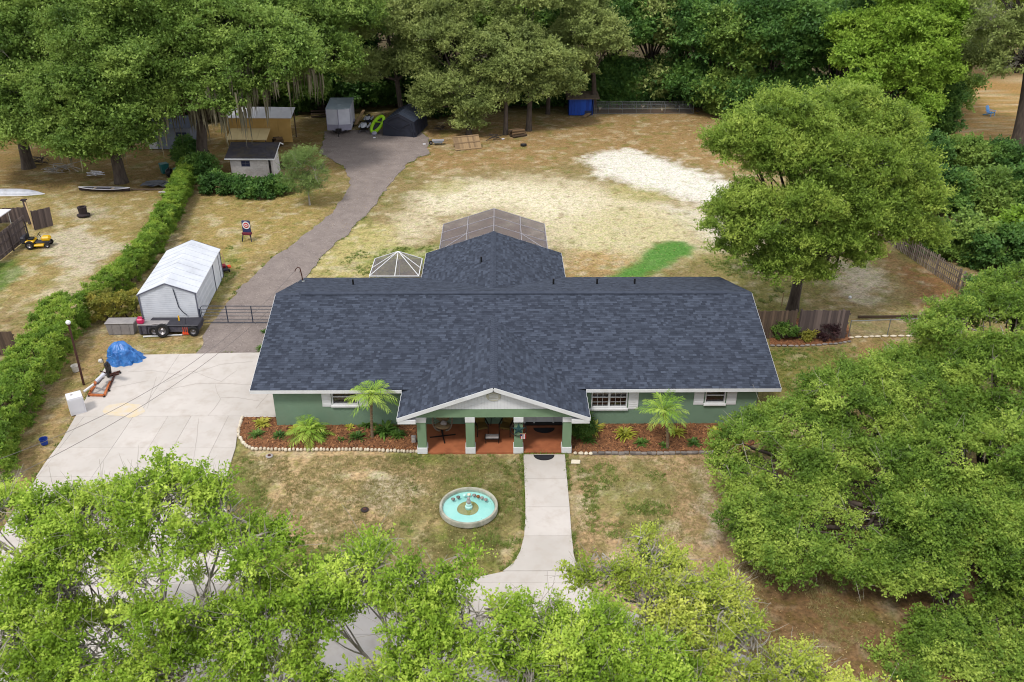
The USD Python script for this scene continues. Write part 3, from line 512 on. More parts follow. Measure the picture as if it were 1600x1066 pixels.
for xa, xb in ((XL, PX-PW), (PX+PW, XR)): M().box(((xa+xb)/2, .17, ZE-.19), (xb-xa-.02, .34, .02)).build('soffit', 'soffit_white', house)
M().box((XL+.46, mid, ZE-.187), (.9, DEP-.1, .016)).build('soffit', 'soffit_white', house); M().box((XR-.46, mid, ZE-.187), (.9, DEP-.1, .016)).build('soffit', 'soffit_white', house)
for s in (-1, 1): M().rbox((PX+s*(PW-.42), PY+.14, PZ-.2), (.82, .3, .2), .01).build('eave_return', 'white_paint', house)
# porch
CY = -1.83
colx = [-4.39, -2.16, 0.06, 2.30]
for cx in colx:
    c = M().box((cx, CY, 1.0), (.40, .40, 1.5)).build('column', 'green_trim', house)
    M().rbox((cx, CY, .17), (.47, .47, .34), .012).build('base', 'white_paint', c); M().rbox((cx, CY, 1.86), (.45, .45, .28), .01).build('capital', 'white_paint', c)
bz0, bz1 = 2.0, 2.42
hw = lambda z: PW*(PR-.17-z)/(PR-PZ)
M().wall([(-min(hw(bz0), 3.7), bz0), (min(hw(bz0), 3.7), bz0), (min(hw(bz1), 3.7), bz1), (-min(hw(bz1), 3.7), bz1)], (PX, CY-.21), (PX+1, CY-.21), .3).build('beam', 'green_trim', house)
for s in (-1, 1): M().box((PX+s*3.35, (CY+WF)/2+.15, 2.12), (.25, WF-CY-.35, .24)).build('beam', 'green_trim', house)
x = -hw(bz1)
sid = M().wall([(-hw(bz1), bz1), (hw(bz1), bz1), (0, PR-.17)], (PX, CY-.17), (PX+1, CY-.17), .2).build('gable_end', 'soffit_white', house)
while x < hw(bz1)-.02:
    x1 = min(x+.148, hw(bz1)); za = PR-.17-abs(x)*(PR-PZ)/PW; zb = PR-.17-abs(x1)*(PR-PZ)/PW
    if max(za, zb) > bz1+.03 and not (abs(x) < .001): M().wall([(x+.007, bz1+.01), (x1-.007, bz1+.01), (x1-.007, max(zb, bz1+.02)), (x+.007, max(za, bz1+.02))], (PX, CY-.19), (PX+1, CY-.19), .02).build('siding_board', 'soffit_white', sid)
    x += .148
oc = [(.34*math.cos(a), .16*math.sin(a)) for a in np.linspace(math.pi, 2*math.pi, 7)]
vent = M().wall([(i, 3.02+.0+j*1.6+.1) for i, j in oc]+[(.30, 3.22), (0, 3.34), (-.30, 3.22)], (PX, CY-.225), (PX+1, CY-.225), .03).build('gable_vent', 'cream', house)
for k in range(4): M().box((PX, CY-.232, 2.98+k*.075), (.42, .012, .03)).build('slat', 'white_paint', vent)
M().box((PX, (CY+WF)/2, .02), (7.0, WF-CY+.42, .10)).build('porch_floor', 'terracotta', house); M().box((PX, (CY+WF)/2+.1, 2.28), (6.5, WF-CY-.2, .02)).build('porch_ceiling', 'soffit_white', house)
# front door with side lights
dr = M().box((1.35, WF+.10, 1.06), (.92, .05, 2.0)).build('door', 'white_paint', house)
for zz, hh in ((.55, .7), (1.5, .75)):
    for sx in (-.2, .2): M().rbox((1.35+sx, WF+.07, zz), (.32, .03, hh), .01).build('panel', 'soffit_white', dr)
M().ball((1.72, WF+.05, 1.0), .035).build('handle', 'dark_metal', dr)
for s in (-1, 1):
    f = M().box((1.35+s*.74, WF+.10, 1.06), (.5, .05, 2.0)).build('side_light', 'white_paint', house); M().box((1.35+s*.74, WF+.066, 1.3), (.26, .012, 1.2)).build('pane', 'blind_cloth', f)
for xx in (.42, .88, 1.82, 2.28): M().box((xx, WF+.03, 1.06), (.07, .12, 2.04)).build('door_frame', 'white_paint', house)
M().box((1.35, WF+.03, 2.12), (2.0, .12, .09)).build('door_frame', 'white_paint', house); M().box((1.35, WF-.02, .09), (1.9, .3, .06)).build('door_sill', 'dark_metal', house)
# windows with muntins and shutters
for k, (a, b, c, d) in enumerate(wins):
    w = M(); w.box(((a+b)/2, WF+.03, c+.02), (b-a, .14, .06)).box(((a+b)/2, WF+.03, d-.02), (b-a, .14, .06)).box((a+.025, WF+.03, (c+d)/2), (.05, .14, d-c-.1)).box((b-.025, WF+.03, (c+d)/2), (.05, .14, d-c-.1)); w = w.build('window', 'white_paint', house)
    M().rbox(((a+b)/2, WF-.03, c-.06), (b-a+.1, .16, .1), .01).build('sill', 'white_paint', w)
    zm = c+(d-c)*.56
    if k == 1:
        M().box(((a+b)/2, WF+.05, (c+d)/2), (.1, .08, d-c-.1)).build('mullion', 'white_paint', w); un = [(a+.05, (a+b)/2-.05), ((a+b)/2+.05, b-.05)]
    else: un = [(a+.05, b-.05)]
    for u0, u1 in un:
        M().box(((u0+u1)/2, WF+.06, zm), (u1-u0, .05, .045)).build('sash', 'white_paint', w); M().box(((u0+u1)/2, WF+.085, (c+d)/2), (u1-u0, .006, d-c-.1)).build('pane', 'pane', w)
        M().box(((u0+u1)/2, WF+.19, (c+d)/2+.02), (u1-u0+.1, .01, d-c+.1)).build('blind', 'blind_cloth' if k != 1 else 'dark_inside', w)
        if k == 1:
            for t in (1/3, 2/3): M().box((u0+(u1-u0)*t, WF+.07, (c+d)/2), (.016, .012, d-c-.12)).build('muntin', 'soffit_white', w)
            for z in (c+(zm-c)*.5, zm+(d-zm)*.5): M().box(((u0+u1)/2, WF+.071, z), (u1-u0, .012, .016)).build('muntin', 'soffit_white', w)
for a, b, c, d in ((-9.34, -8.9, 1.12, 2.0), (-7.58, -7.14, 1.12, 2.0), (5.42, 5.9, .9, 2.03), (8.58, 9.06, 1.14, 2.0), (10.16, 10.64, 1.14, 2.0)):
    s = M().box(((a+b)/2, WF-.012, (c+d)/2), (b-a, .03, d-c)).build('shutter', 'white_paint', house)
    for k in range(9): M().box(((a+b)/2, WF-.03, c+.08+(d-c-.16)*k/8), (b-a-.09, .012, .05)).build('slat', 'soffit_white', s)

# service mast and overhead wires
MB = G(474, 440, 2.75)
t = thing('service_mast', 'rusty electric service mast standing on the back roof slope', 'mast', MB)
mast_top = GY(468.5, 419, MB[1]-.06)-MB
M().tube([(0, 0, -.3), mast_top*.5, mast_top], .035, 8).build('pole', 'rust', t); M().lathe([(.02, -.02), (.11, 0), (.1, .03), (.04, .08)], 10).build('flashing', 'galvanized', t)
M().tube([mast_top, mast_top+[-.12, 0, .06], mast_top+[-.26, -.02, -.08], mast_top+[-.3, -.03, -.2]], .03, 6).build('weather_head', 'rust', t); M().tube([mast_top*.8, mast_top*.8+[-.1, 0, -.1], mast_top*.62+[-.12, 0, 0]], .012, 5).build('drip_loop', 'black_pipe', t)
def wire(label, a, b, sag, r=.010):
    a, b = np.array(a, float), np.array(b, float); n = 40; s = np.linspace(0, 1, n)[:, None]
    pts = a+(b-a)*s; pts[:, 2] -= sag*4*(s*(1-s))[:, 0]
    M().tube(pts, r, 5).build('overhead_cable', 'cable_grey', label=label, cat='cable')
# ------------------------------------------------------------ screened enclosures behind the house
def enclosure(label, bars, walls, tops, floor, bw=.042, bm='white_paint'):
    t = thing('screen_enclosure', label, 'screen enclosure')
    for a, b in bars: M().beam(a, b, bw, bw).build('frame_bar', bm, t)
    for P in walls+tops: M().add(P, [list(range(len(P)))] if len(P) == 4 else [[0, 1, 2]]).build('screen_panel', 'screen', t)
    M().prism(floor, .0, .05).build('floor', 'patio_brown', t)
x0, x1, xc, y0, y1, ze, zr = GX-3.55, GX+3.52, GX, 17.25, 22.2, 2.3, 3.45
zq = lambda x: zr-(zr-ze)*abs(x-xc)/3.54
xs = [x0, xc-1.8, xc, xc+1.8, x1]; ys = [y0, 18.9, 20.55, y1]; bars = []; tops = []
for y in ys:
    for a, b in zip(xs, xs[1:]): bars.append(((a, y, zq(a)), (b, y, zq(b))))
for x in xs:
    bars.append(((x, y0, zq(x)), (x, y1, zq(x))))
    bars.append(((x, y1, 0), (x, y1, zq(x)-.04)))
for x in (x0, x1): bars += [((x, y, 0), (x, y, ze-.04)) for y in ys[:-1]]
bars += [((x0, y1, 1.1), (x1, y1, 1.1)), ((xs[1], ys[1], zq(xs[1])), (x0, y0, ze)), ((xs[3], ys[1], zq(xs[3])), (x1, y0, ze))]
for a, b in zip(xs, xs[1:]): tops.append([(a, y0, zq(a)), (b, y0, zq(b)), (b, y1, zq(b)), (a, y1, zq(a))])
walls = [[(a, y1, 0), (b, y1, 0), (b, y1, zq(b)), (a, y1, zq(a))] for a, b in zip(xs, xs[1:])]+[[(x, y0, 0), (x, y1, 0), (x, y1, ze), (x, y0, ze)] for x in (x0, x1)]
enclosure('large gabled pool screen enclosure joined to the back of the rear wing', bars, walls, tops, [(x0, y0-.4), (x1, y0-.4), (x1, y1), (x0, y1)], .036, 'bar_grey')
x0, x1, y0, y1, ze, ap = -8.72, -5.72, 13.35, 16.1, 2.25, (-7.22, 16.1, 2.75)
m0, m1 = (-7.18, y0, ze), None
c = [(x0, y0, ze), (x1, y0, ze), (x1, y1, ze), (x0, y1, ze)]
bars = [(c[0], c[1]), (c[1], c[2]), (c[0], c[3]), (c[3], ap), (ap, c[2]), (ap, c[0]), (ap, c[1]), (ap, m0), (ap, (x0, 14.6, ze)), (ap, (x1, 14.6, ze))]+[((x, y1, 0), (x, y1, ze-.04)) for x in (x0, x1, -7.22)]+[((x0, y0, 0), (x0, y0, ze-.04)), ((x0, 14.7, 0), (x0, 14.7, ze-.04)), ((x0, y1, 1), (x1, y1, 1))]
enclosure('small white framed screen enclosure beside the rear wing of the house', bars, [[(x0, y1, 0), (x1, y1, 0), c[2], c[3]], [(x0, y0, 0), (x0, y1, 0), c[3], c[0]]], [[c[0], m0, ap], [m0, c[1], ap], [c[1], c[2], ap], [c[3], c[0], ap]], [(x0, 12.9), (x1, 12.9), (x1, y1), (x0, y1)])

# ------------------------------------------------------------ plants
def leaf(mm, p, d, n, l, w, tone=None, fold=.18):
    """one leaf from p along d, n roughly its upper side"""
    s = np.cross(d, n); k = np.linalg.norm(s); s = s/k if k > 1e-6 else np.array([1.0, 0, 0]); u = np.cross(s, d)
    a, b = p+d*l*.45+s*w/2+u*w*fold, p+d*l*.45-s*w/2+u*w*fold
    mm.add([p, a, p+d*l, b], [[0, 1, 2], [0, 2, 3]], random.random() if tone is None else tone)
def unit(v): return v/max(np.linalg.norm(v), 1e-9)
def clump(rad, twigs, per, ll, lw, flat=.6, hang=0.0, seed=0):
    """a spray of leafy twigs about the origin"""
    st = random.getstate(); random.seed(seed); R = np.random.default_rng(seed); mm = M()
    for _ in range(twigs):
        a = random.uniform(0, 2*math.pi); e = random.uniform(-.45, 1.2)
        d = unit(np.array([math.cos(a)*math.cos(e), math.sin(a)*math.cos(e), math.sin(e)*flat+.1]))
        L = rad*random.uniform(.55, 1.1); o = d*rad*random.uniform(0, .25)+R.normal(0, rad*.12, 3); bt = random.random()
        for k in range(per):
            f = (k+random.random())/per; p = o+d*L*f+R.normal(0, rad*.05, 3); p[2] -= hang*f*f*rad
            q = unit(d*.4+R.normal(0, .85, 3)+np.array([0, 0, .15-hang])); leaf(mm, p, q, unit(np.array([R.normal(0, .5), R.normal(0, .5), 1])), ll*random.uniform(.5, 1.4), lw*random.uniform(.6, 1.3), .5*bt+.5*random.random())
    random.setstate(st); return mm
def scatter(name, parent, shapes, P, S, mat, yaw=None, kind='stuff', label=None, tilt=.35):
    path = numbered(parent, name); pi = UsdGeom.PointInstancer.Define(stage, path)
    ts = []
    for k, mm in enumerate(shapes): ts.append(Sdf.Path(mm.build('leaf_spray' if mat.startswith('leaf') else 'piece', mat, path)))
    pi.CreatePrototypesRel().SetTargets(ts); n = len(P)
    pi.CreatePositionsAttr(Vt.Vec3fArray.FromNumpy(np.asarray(P, np.float32)))
    pi.CreateProtoIndicesAttr(Vt.IntArray.FromNumpy(rng.integers(0, len(shapes), n).astype(np.int32)))
    S = np.asarray(S, np.float32); S = S if S.ndim == 2 else np.column_stack([S, S, S]); pi.CreateScalesAttr(Vt.Vec3fArray.FromNumpy(S))
    a = rng.uniform(0, 2*math.pi, n); b = rng.normal(0, tilt, n); c = rng.uniform(0, 2*math.pi, n)
    q = np.column_stack([np.cos(b/2)*np.cos(a/2), np.sin(b/2)*np.cos(c), np.sin(b/2)*np.sin(c), np.cos(b/2)*np.sin(a/2)]); q /= np.linalg.norm(q, axis=1, keepdims=True)
    pi.CreateOrientationsAttr(Vt.QuathArray([Gf.Quath(float(w), float(x), float(y), float(z)) for w, x, y, z in q]))
    tag(pi.GetPrim(), label, kind=kind); return path
def bez(a, b, c, n=7):
    t = np.linspace(0, 1, n)[:, None]; return (1-t)**2*np.array(a)+2*t*(1-t)*np.array(b)+t*t*np.array(c)
def crown_points(lobes, per_m2, under=-.35, holes=.0, seed=0, hs=.45):
    P = []
    for c, r in lobes:
        r = np.broadcast_to(np.array(r, float), (3,)); area = 4*math.pi*((r[0]*r[1]*r[2])**(2/3)); n = int(area*per_m2)
        d = rng.normal(0, 1, (n, 3)); d /= np.linalg.norm(d, axis=1, keepdims=True); d = d[d[:, 2] > under]
        P.append(np.array(c)+d*r*(rng.uniform(.72, 1.06, (len(d), 1))**1.0))
    P = np.vstack(P)
    if holes > 0: P = P[meshkit.fbm(P*hs, 3, seed) > holes]
    # what lies deep inside another lobe is bare
    keep = np.ones(len(P), bool)
    for c, r in lobes: keep &= (((P-np.array(c))/np.broadcast_to(np.array(r, float), (3,)))**2).sum(1) > .42
    return P[keep]
def tree(name, label, base, lobes, crad, shapes, leafmat, bark, trunk_r, density=2.2, holes=.0, fork=.35, twigs=0, group=None, lean=(0, 0), moss=0, size=(.75, 1.25), limb_r=.36, hs=.45, under=-.35, cat='tree', flat=1.0, twigmat='twig_grey'):
    base = np.array(base, float); t = thing(name, label, cat, base, group=group)
    lobes = [(np.array(c, float)-base, r) for c, r in lobes]
    cen = np.mean([c for c, r in lobes], 0); top = max(c[2] for c, r in lobes); fz = max(fork*cen[2], .6)
    fp = np.array([cen[0]*.22+lean[0], cen[1]*.22+lean[1], fz]); mm = M()
    mm.tube(np.vstack([[0, 0, -.15], bez((0, 0, .05), (fp[0]*.2, fp[1]*.2, fz*.5), fp, 6)]), np.array([1.5, 1.25, 1.05, .98, .93, .9, .86])*trunk_r, 10)
    P = crown_points(lobes, density, under, holes, int(abs(base[0]*7)), hs)
    P = P+rng.normal(0, crad*.32, P.shape)*[1, 1, .7]; hubs = []
    for c, r in lobes:
        rr = np.mean(np.broadcast_to(np.array(r, float), (3,))); c2 = c-[0, 0, rr*.25]
        midp = fp+(c2-fp)*.5+np.array([random.uniform(-.4, .4), random.uniform(-.4, .4), random.uniform(.1, .5)])*min(rr, 2)
        pts = bez(fp, midp, c2, 7); mm.tube(pts, np.linspace(trunk_r*.62*math.sqrt(min(rr, 3)/2.4), trunk_r*.16, 7), 7); hubs.append((pts, c, rr))
    for pts, c, rr in hubs:
        for _ in range(5):
            d = unit(rng.normal(0, 1, 3)+[0, 0, .35]); a = pts[random.choice((3, 4, 5, 6))]; e = c+d*rr*.82
            mm.tube(bez(a, (a+e)/2+rng.normal(0, .18, 3)*rr, e, 5), np.linspace(trunk_r*.17, trunk_r*.05, 5), 5, cap=False)
    mm.build('trunk', bark, t, smooth=True)
    if twigs:
        tw = M()
        for _ in range(twigs):
            p = P[rng.integers(len(P))]; pts, c, rr = min(hubs, key=lambda h: np.linalg.norm(h[1]-p)); a = c+(p-c)*random.uniform(.15, .5)+rng.normal(0, .2, 3)
            e = p+unit(p-c)*crad*random.uniform(-.5, .25); q = bez(a, (a+e)/2+rng.normal(0, .25, 3), e, 6); tw.tube(q, np.linspace(.026, .006, 6), 4, cap=False)
            for _k in range(3):
                b0 = q[random.choice((2, 3, 4))]; b1 = b0+rng.normal(0, .38, 3)+unit(e-a)*.25; tw.tube(bez(b0, (b0+b1)/2+rng.normal(0, .08, 3), b1, 4), np.linspace(.011, .004, 4), 3, cap=False)
        tw.build('twigs', twigmat, t, kind='stuff')
    S = rng.uniform(size[0], size[1], len(P))[:, None]*np.array([[1, 1, flat]])
    scatter('crown', t, shapes(crad), P, S, leafmat)
    if moss:
        ms = M()
        for _ in range(moss):
            p = P[rng.integers(len(P))]
            if p[2] > top*.72: continue
            p = p-[0, 0, crad*.3]; n = random.randint(3, 7)
            for _k in range(n):
                L = random.uniform(.8, 3.2); o = p+rng.normal(0, .22, 3); a = random.uniform(0, 3.14); w = random.uniform(.05, .13); s = np.array([math.cos(a), math.sin(a), 0])*w
                ms.add([o-s, o+s, o+s*.8+[.03, .02, -L*.5], o-s*.8+[.03, .02, -L*.5], o+[random.uniform(-.1, .1), random.uniform(-.1, .1), -L]], [[0, 1, 2], [0, 2, 3], [3, 2, 4]])
        ms.build('moss', 'moss', t, kind='stuff')
    return t
def sprays(twigs, per, ll, lw, n=4, hang=0.0, flat=.6): return lambda rad: [clump(rad, twigs, per, ll, lw, flat, hang, 100+k) for k in range(n)]
near = sprays(24, 13, .095, .06); midl = sprays(22, 12, .125, .085); farl = sprays(22, 10, .22, .15); bigl = sprays(22, 10, .32, .22)
def lb(pxl, pyl, y, r): return (GY(pxl, pyl, y), r)
def auto_lobes(c, R, n, rl, seed):
    g = np.random.default_rng(seed); L = []
    for k in range(n):
        a = 2*math.pi*k*.618034+g.uniform(-.3, .3); f = math.sqrt((k+.5)/n); z = (1-f*f)**.5
        L.append((np.array(c)+np.array([math.cos(a)*f*R[0]*.72, math.sin(a)*f*R[1]*.72, (z*.9-.25)*R[2]*.75+g.uniform(-.1, .1)*R[2]]), np.array(rl)*g.uniform(.8, 1.2)))
    return L

# the oak behind the right end of the house
tree('oak_tree', 'tall oak with open lower limbs standing behind the short wooden fence', G(1238, 484), [
    lb(1175, 218, 14, (2.1, 2.2, 1.6)), lb(1240, 192, 15, (2.4, 2.4, 1.6)), lb(1315, 186, 16, (2.5, 2.4, 1.6)), lb(1375, 210, 16, (2.1, 2.2, 1.6)), lb(1215, 240, 13.5, (1.9, 2, 1.4)), lb(1280, 250, 12.8, (2.1, 2.1, 1.5)), lb(1345, 262, 12.8, (2.1, 2.1, 1.6)), lb(1400, 262, 14.5, (1.9, 2.0, 1.3)),
    lb(1424, 305, 13.5, (1.5, 1.7, 1.2)), lb(1160, 318, 11.5, (1.6, 1.6, .8)), lb(1132, 352, 11, (1.1, 1.3, .75)), lb(1185, 352, 10.6, (1.3, 1.4, .8)), lb(1265, 320, 10.8, (1.8, 1.6, 1.2)), lb(1330, 325, 11.5, (1.9, 1.8, 1.5)), lb(1390, 345, 12.4, (1.8, 1.7, 1.5)), lb(1432, 362, 13, (1.2, 1.4, .9)), lb(1250, 380, 10.2, (1.6, 1.3, 1.0)), lb(1206, 415, 10.3, (1.0, 1.0, .6)), lb(1150, 385, 10.8, (.9, 1.0, .5)), lb(1340, 392, 11, (1.1, 1.1, .7)), lb(1306, 372, 10.5, (1.3, 1.1, .7)), lb(1272, 425, 10.6, (.8, .8, .5))],
    .64, midl, 'leaf_oak', 'bark_oak', .32, density=5.2, holes=.372, fork=.42, twigs=320, moss=7, under=-.55, hs=.9)
# the big oak in front on the right
tree('oak_tree', 'huge spreading oak filling the right side of the front yard', (18.6, -9.6, 0), [
    lb(1500, 525, -1, (1.8, 1.9, 1.1)), lb(1560, 515, -1, (2.2, 2.2, 1.3)), lb(1430, 592, -2, (1.9, 1.9, 1.0)), lb(1325, 630, -3.6, (1.9, 1.9, 1.0)), lb(1355, 598, -2.6, (1.1, 1.2, .7)), lb(1240, 672, -4.4, (1.6, 1.6, .9)), lb(1170, 690, -5.2, (1.2, 1.4, .8)), lb(1150, 745, -6.8, (1.0, 1.2, .7)), lb(1370, 670, -4.6, (1.9, 1.9, 1.0)), lb(1460, 630, -4, (2.1, 2.1, 1.2)), lb(1560, 610, -4, (2.2, 2.2, 1.3)), lb(1225, 740, -6.6, (1.6, 1.5, .9)), lb(1270, 790, -8.4, (1.2, 1.2, .7)), lb(1360, 810, -9, (1.5, 1.5, .9)), lb(1490, 790, -9, (1.5, 1.5, .9)),
    lb(1300, 715, -6.2, (1.6, 1.6, .9)), lb(1400, 745, -7.4, (1.7, 1.7, 1.0)), lb(1490, 720, -7.4, (1.9, 1.9, 1.1)), lb(1580, 710, -7.6, (1.9, 1.9, 1.2)), lb(1175, 812, -9, (1.1, 1.2, .7)), lb(1440, 820, -10, (1.4, 1.5, .9)), lb(1540, 810, -10, (1.5, 1.5, 1.0)), lb(1250, 860, -10.4, (1.2, 1.2, .7)), lb(1330, 880, -11, (1.2, 1.2, .7)), lb(1195, 870, -10.6, (.9, 1.0, .6)), lb(1400, 880, -11, (1.1, 1.2, .7)), lb(1460, 890, -11.4, (.9, 1, .6)),
    lb(1585, 880, -11.6, (1.3, 1.5, 1.0)), lb(1600, 970, -13, (1.3, 1.4, .9)), lb(1545, 1010, -13.6, (1.2, 1.2, .8)), lb(1470, 1010, -13.8, (1.1, 1.2, .7)), lb(1420, 1060, -14.6, (1.1, 1.1, .7)), lb(1530, 1080, -15, (1.4, 1.1, .8)), lb(1600, 1060, -14.8, (1.2, 1.1, .8)), lb(1590, 462, 1, (1.6, 1.8, 1.0)), lb(1640, 600, -4, (2, 2, 2)), lb(1640, 800, -9, (1.6, 1.8, 1.4)), lb(1475, 545, -.8, (1.1, 1.3, .8))],
    .5, sprays(24, 13, .09, .066), 'leaf_oak_bright', 'bark_oak', .36, density=7.0, holes=.395, fork=.4, twigs=620, under=-.25, hs=.76)
# the leafy tops along the bottom of the view
def low_tree(label, base, lobes, mat, dens, holes, twigs, crad=.5):
    lobes = [(c-np.array([0, 0, .42]), np.array(r)*.9) for c, r in lobes]; tree('oak_tree', label, base, lobes, crad, near, mat, 'bark_pale', .17, density=dens, holes=holes, fork=.5, twigs=twigs, hs=.95, under=-.15, twigmat='twig_grey')
low_tree('sparse bright green oak over the lower left end of the driveway', (-10.2, -17.5, 0), [
    lb(150, 800, -15.5, (1.7, 1.6, .9)), lb(250, 775, -15.2, (1.6, 1.6, .9)), lb(345, 800, -15.3, (1.5, 1.6, .9)), lb(50, 830, -16, (1.7, 1.7, 1.0)), lb(-30, 810, -16, (1.6, 1.7, 1.0)), lb(380, 850, -16.2, (1.5, 1.5, .9)), lb(100, 900, -17, (1.9, 1.8, 1.0)), lb(230, 900, -17.2, (1.9, 1.7, 1.1)), lb(330, 930, -17.4, (1.8, 1.6, 1.0)), lb(20, 980, -18.2, (1.7, 1.6, 1.0)), lb(150, 1000, -18.4, (1.8, 1.6, 1.0)), lb(280, 1030, -18.6, (1.7, 1.5, 1.0)), lb(60, 1080, -19.2, (1.6, 1.3, .9)), lb(210, 1100, -19.4, (1.6, 1.3, .9))],
    'leaf_near', 5.2, .457, 1000)
low_tree('bright green oak whose leafy top covers the drive below the fountain', (-3.6, -18.2, 0), [
    lb(400, 960, -17.8, (1.5, 1.5, .9)), lb(490, 930, -17, (1.5, 1.5, .9)), lb(570, 890, -16.6, (1.4, 1.5, .9)), lb(660, 880, -16.4, (1.4, 1.5, .9)), lb(640, 960, -17.6, (1.6, 1.5, 1.0)), lb(740, 960, -17.5, (1.5, 1.5, .9)), lb(700, 1030, -18.6, (1.6, 1.4, .9)), lb(430, 1060, -19, (1.5, 1.4, .9)), lb(600, 1080, -19.3, (1.5, 1.3, .9)), lb(820, 1060, -18.8, (1.4, 1.3, .9))],
    'leaf_near', 5.2, .452, 700)
low_tree('bright green oak top beside the lower end of the front walk', (2.2, -18.6, 0), [
    lb(930, 985, -17.6, (1.3, 1.3, .8)), lb(870, 1020, -18.2, (1.4, 1.3, .9)), lb(1000, 1030, -18, (1.3, 1.3, .8)), lb(950, 1075, -18.9, (1.4, 1.2, .9)), lb(1060, 1070, -18.4, (1.2, 1.2, .8)), lb(830, 960, -17.2, (.9, 1, .6))],
    'leaf_near', 5.8, .44, 360)
low_tree('thin yellow green tree with bare grey twigs right of the front walk', (6.2, -15.4, 0), [
    lb(945, 870, -14.8, (1.1, 1.2, .6)), lb(1010, 872, -14.8, (1.2, 1.2, .6)), lb(1075, 900, -15.2, (1.2, 1.2, .7)), lb(1120, 940, -15.8, (1.2, 1.2, .8)), lb(1010, 925, -15.8, (1.2, 1.2, .7)), lb(1070, 970, -16.4, (1.2, 1.2, .8)), lb(1175, 990, -16.2, (1.1, 1.1, .7)), lb(1130, 1040, -17.2, (1.2, 1.2, .8)), lb(1220, 1040, -16.8, (1.1, 1.1, .7)), lb(1280, 1060, -16.8, (1.0, 1.1, .7)), lb(1330, 1090, -17, (1.1, 1.1, .8)), lb(1060, 1030, -17.2, (1.1, 1.1, .7)), lb(1200, 1090, -17.8, (1.1, 1, .7))],
    'leaf_near_yellow', 4.4, .475, 760)
# live oaks with moss along the left
for lab, b, L, ms in (
    ('mossy live oak with twin trunks beside the little white block building', G(318, 268), [lb(330, 40, 43, (4, 4, 2.6)), lb(420, 70, 42, (3.2, 3.4, 2.2)), lb(260, 90, 42, (3.4, 3.4, 2.3)), lb(350, 120, 40, (3.2, 3, 1.9)), lb(280, 150, 40, (2.6, 2.6, 1.7)), lb(350, 152, 39, (1.7, 2, 1.0)), lb(450, 95, 41, (2.4, 2.6, 1.7)), lb(300, -30, 45, (3.6, 4, 2.4))], 130),
    ('dense live oak rising over the far end of the long hedge', G(190, 285), [lb(150, 60, 41, (3.8, 3.8, 2.5)), lb(220, 110, 39, (3, 3.2, 2.1)), lb(120, 140, 38, (3.2, 3, 2.0)), lb(190, 185, 37.5, (2.8, 2.6, 1.7)), lb(205, 215, 37, (1.6, 1.6, .9)), lb(110, 205, 37, (2.6, 2.4, 1.5)), lb(165, 222, 36.8, (1.8, 1.8, .9)), lb(135, 232, 36.6, (1.7, 1.6, .8)), lb(90, 218, 37, (1.6, 1.6, .9)), lb(200, 0, 43, (3.6, 3.6, 2.4))], 6),
    ('broad live oak at the far left corner of the neighbouring yard', G(45, 262), [lb(40, 60, 43, (4, 4, 2.6)), lb(-20, 120, 42, (3.6, 3.6, 2.4)), lb(50, 140, 40, (3.2, 3, 2.0)), lb(10, 190, 39, (2.6, 2.6, 1.7)), lb(55, 195, 39, (2, 2, 1.2)), lb(-10, 205, 39, (2, 2, 1.0)), lb(70, 0, 45, (4, 4, 2.6)), lb(-60, 30, 45, (4, 4, 3))], 10),
    ('tall live oak with hanging moss left of the cargo trailer', G(500, 172), [lb(470, 30, 52, (3.8, 3.8, 2.6)), lb(520, 90, 51, (2.2, 2.6, 2.2)), lb(430, 95, 48, (2.6, 2.6, 1.8)), lb(484, 138, 49, (1.4, 1.6, 1.3)), lb(400, 20, 52, (4, 4, 3)), lb(540, 20, 55, (3, 3, 2.6))], 22)):
    tree('live_oak', lab, b, L, 1.15, farl, 'leaf_live', 'bark_oak', .5, density=2.0, holes=.365, fork=.45, moss=int(ms*2.2), twigs=140, under=-.6, hs=.55, group='live oaks along the left', size=(.7, 1.2))
# greyish oaks behind the trailers and the leaning panel
for lab, b, L in (
    ('grey green oak standing directly behind the cargo trailer and covered shelter', (-11.5, 60.5, 0), [lb(600, 40, 60, (3.4, 3.2, 2.4)), lb(570, 110, 59, (2.4, 2.4, 1.8)), lb(640, 100, 59, (2.4, 2.4, 1.9)), lb(590, -20, 62, (3, 3, 2.2))]),
    ('drooping grey green oak behind the leaning wooden panel', G(733, 212), [lb(690, 60, 58, (3.2, 3, 2.3)), lb(760, 90, 57, (2.6, 2.6, 2)), lb(700, 135, 56, (2.6, 2.4, 1.7)), lb(740, 165, 55.4, (2.2, 2, 1.2)), lb(670, 160, 56, (1.7, 1.7, 1.4)), lb(700, 10, 60, (3.2, 3, 2)), lb(770, 150, 55.6, (1.6, 1.6, 1.3)), lb(735, 190, 55, (1.3, 1.2, .9))]),
    ('grey green oak with a bare trunk beside the log pile', G(826, 204), [lb(800, 60, 59, (2.6, 2.6, 2)), lb(850, 100, 58, (2.8, 2.6, 1.9)), lb(830, 140, 57.4, (2.3, 2.2, 1.2)), lb(880, 130, 58.5, (2, 2, 1.4)), lb(820, 0, 61, (3, 3, 2))]),
    ('tall grey green oak right behind the blue coop', G(928, 176), [lb(920, 50, 63, (3.0, 3, 2.2)), lb(950, 70, 63, (1.9, 2.2, 1.9)), lb(900, 0, 65, (3.2, 3, 2.2)), lb(900, 105, 61.5, (2.2, 2, 1.5))])):
    tree('field_oak', lab, b, L, 0.95, farl, 'leaf_grey', 'bark_oak', .3, density=2.2, holes=.37, fork=.5, twigs=130, under=-.35, hs=.5, size=(.7, 1.2), group='grey green oaks behind the trailers')
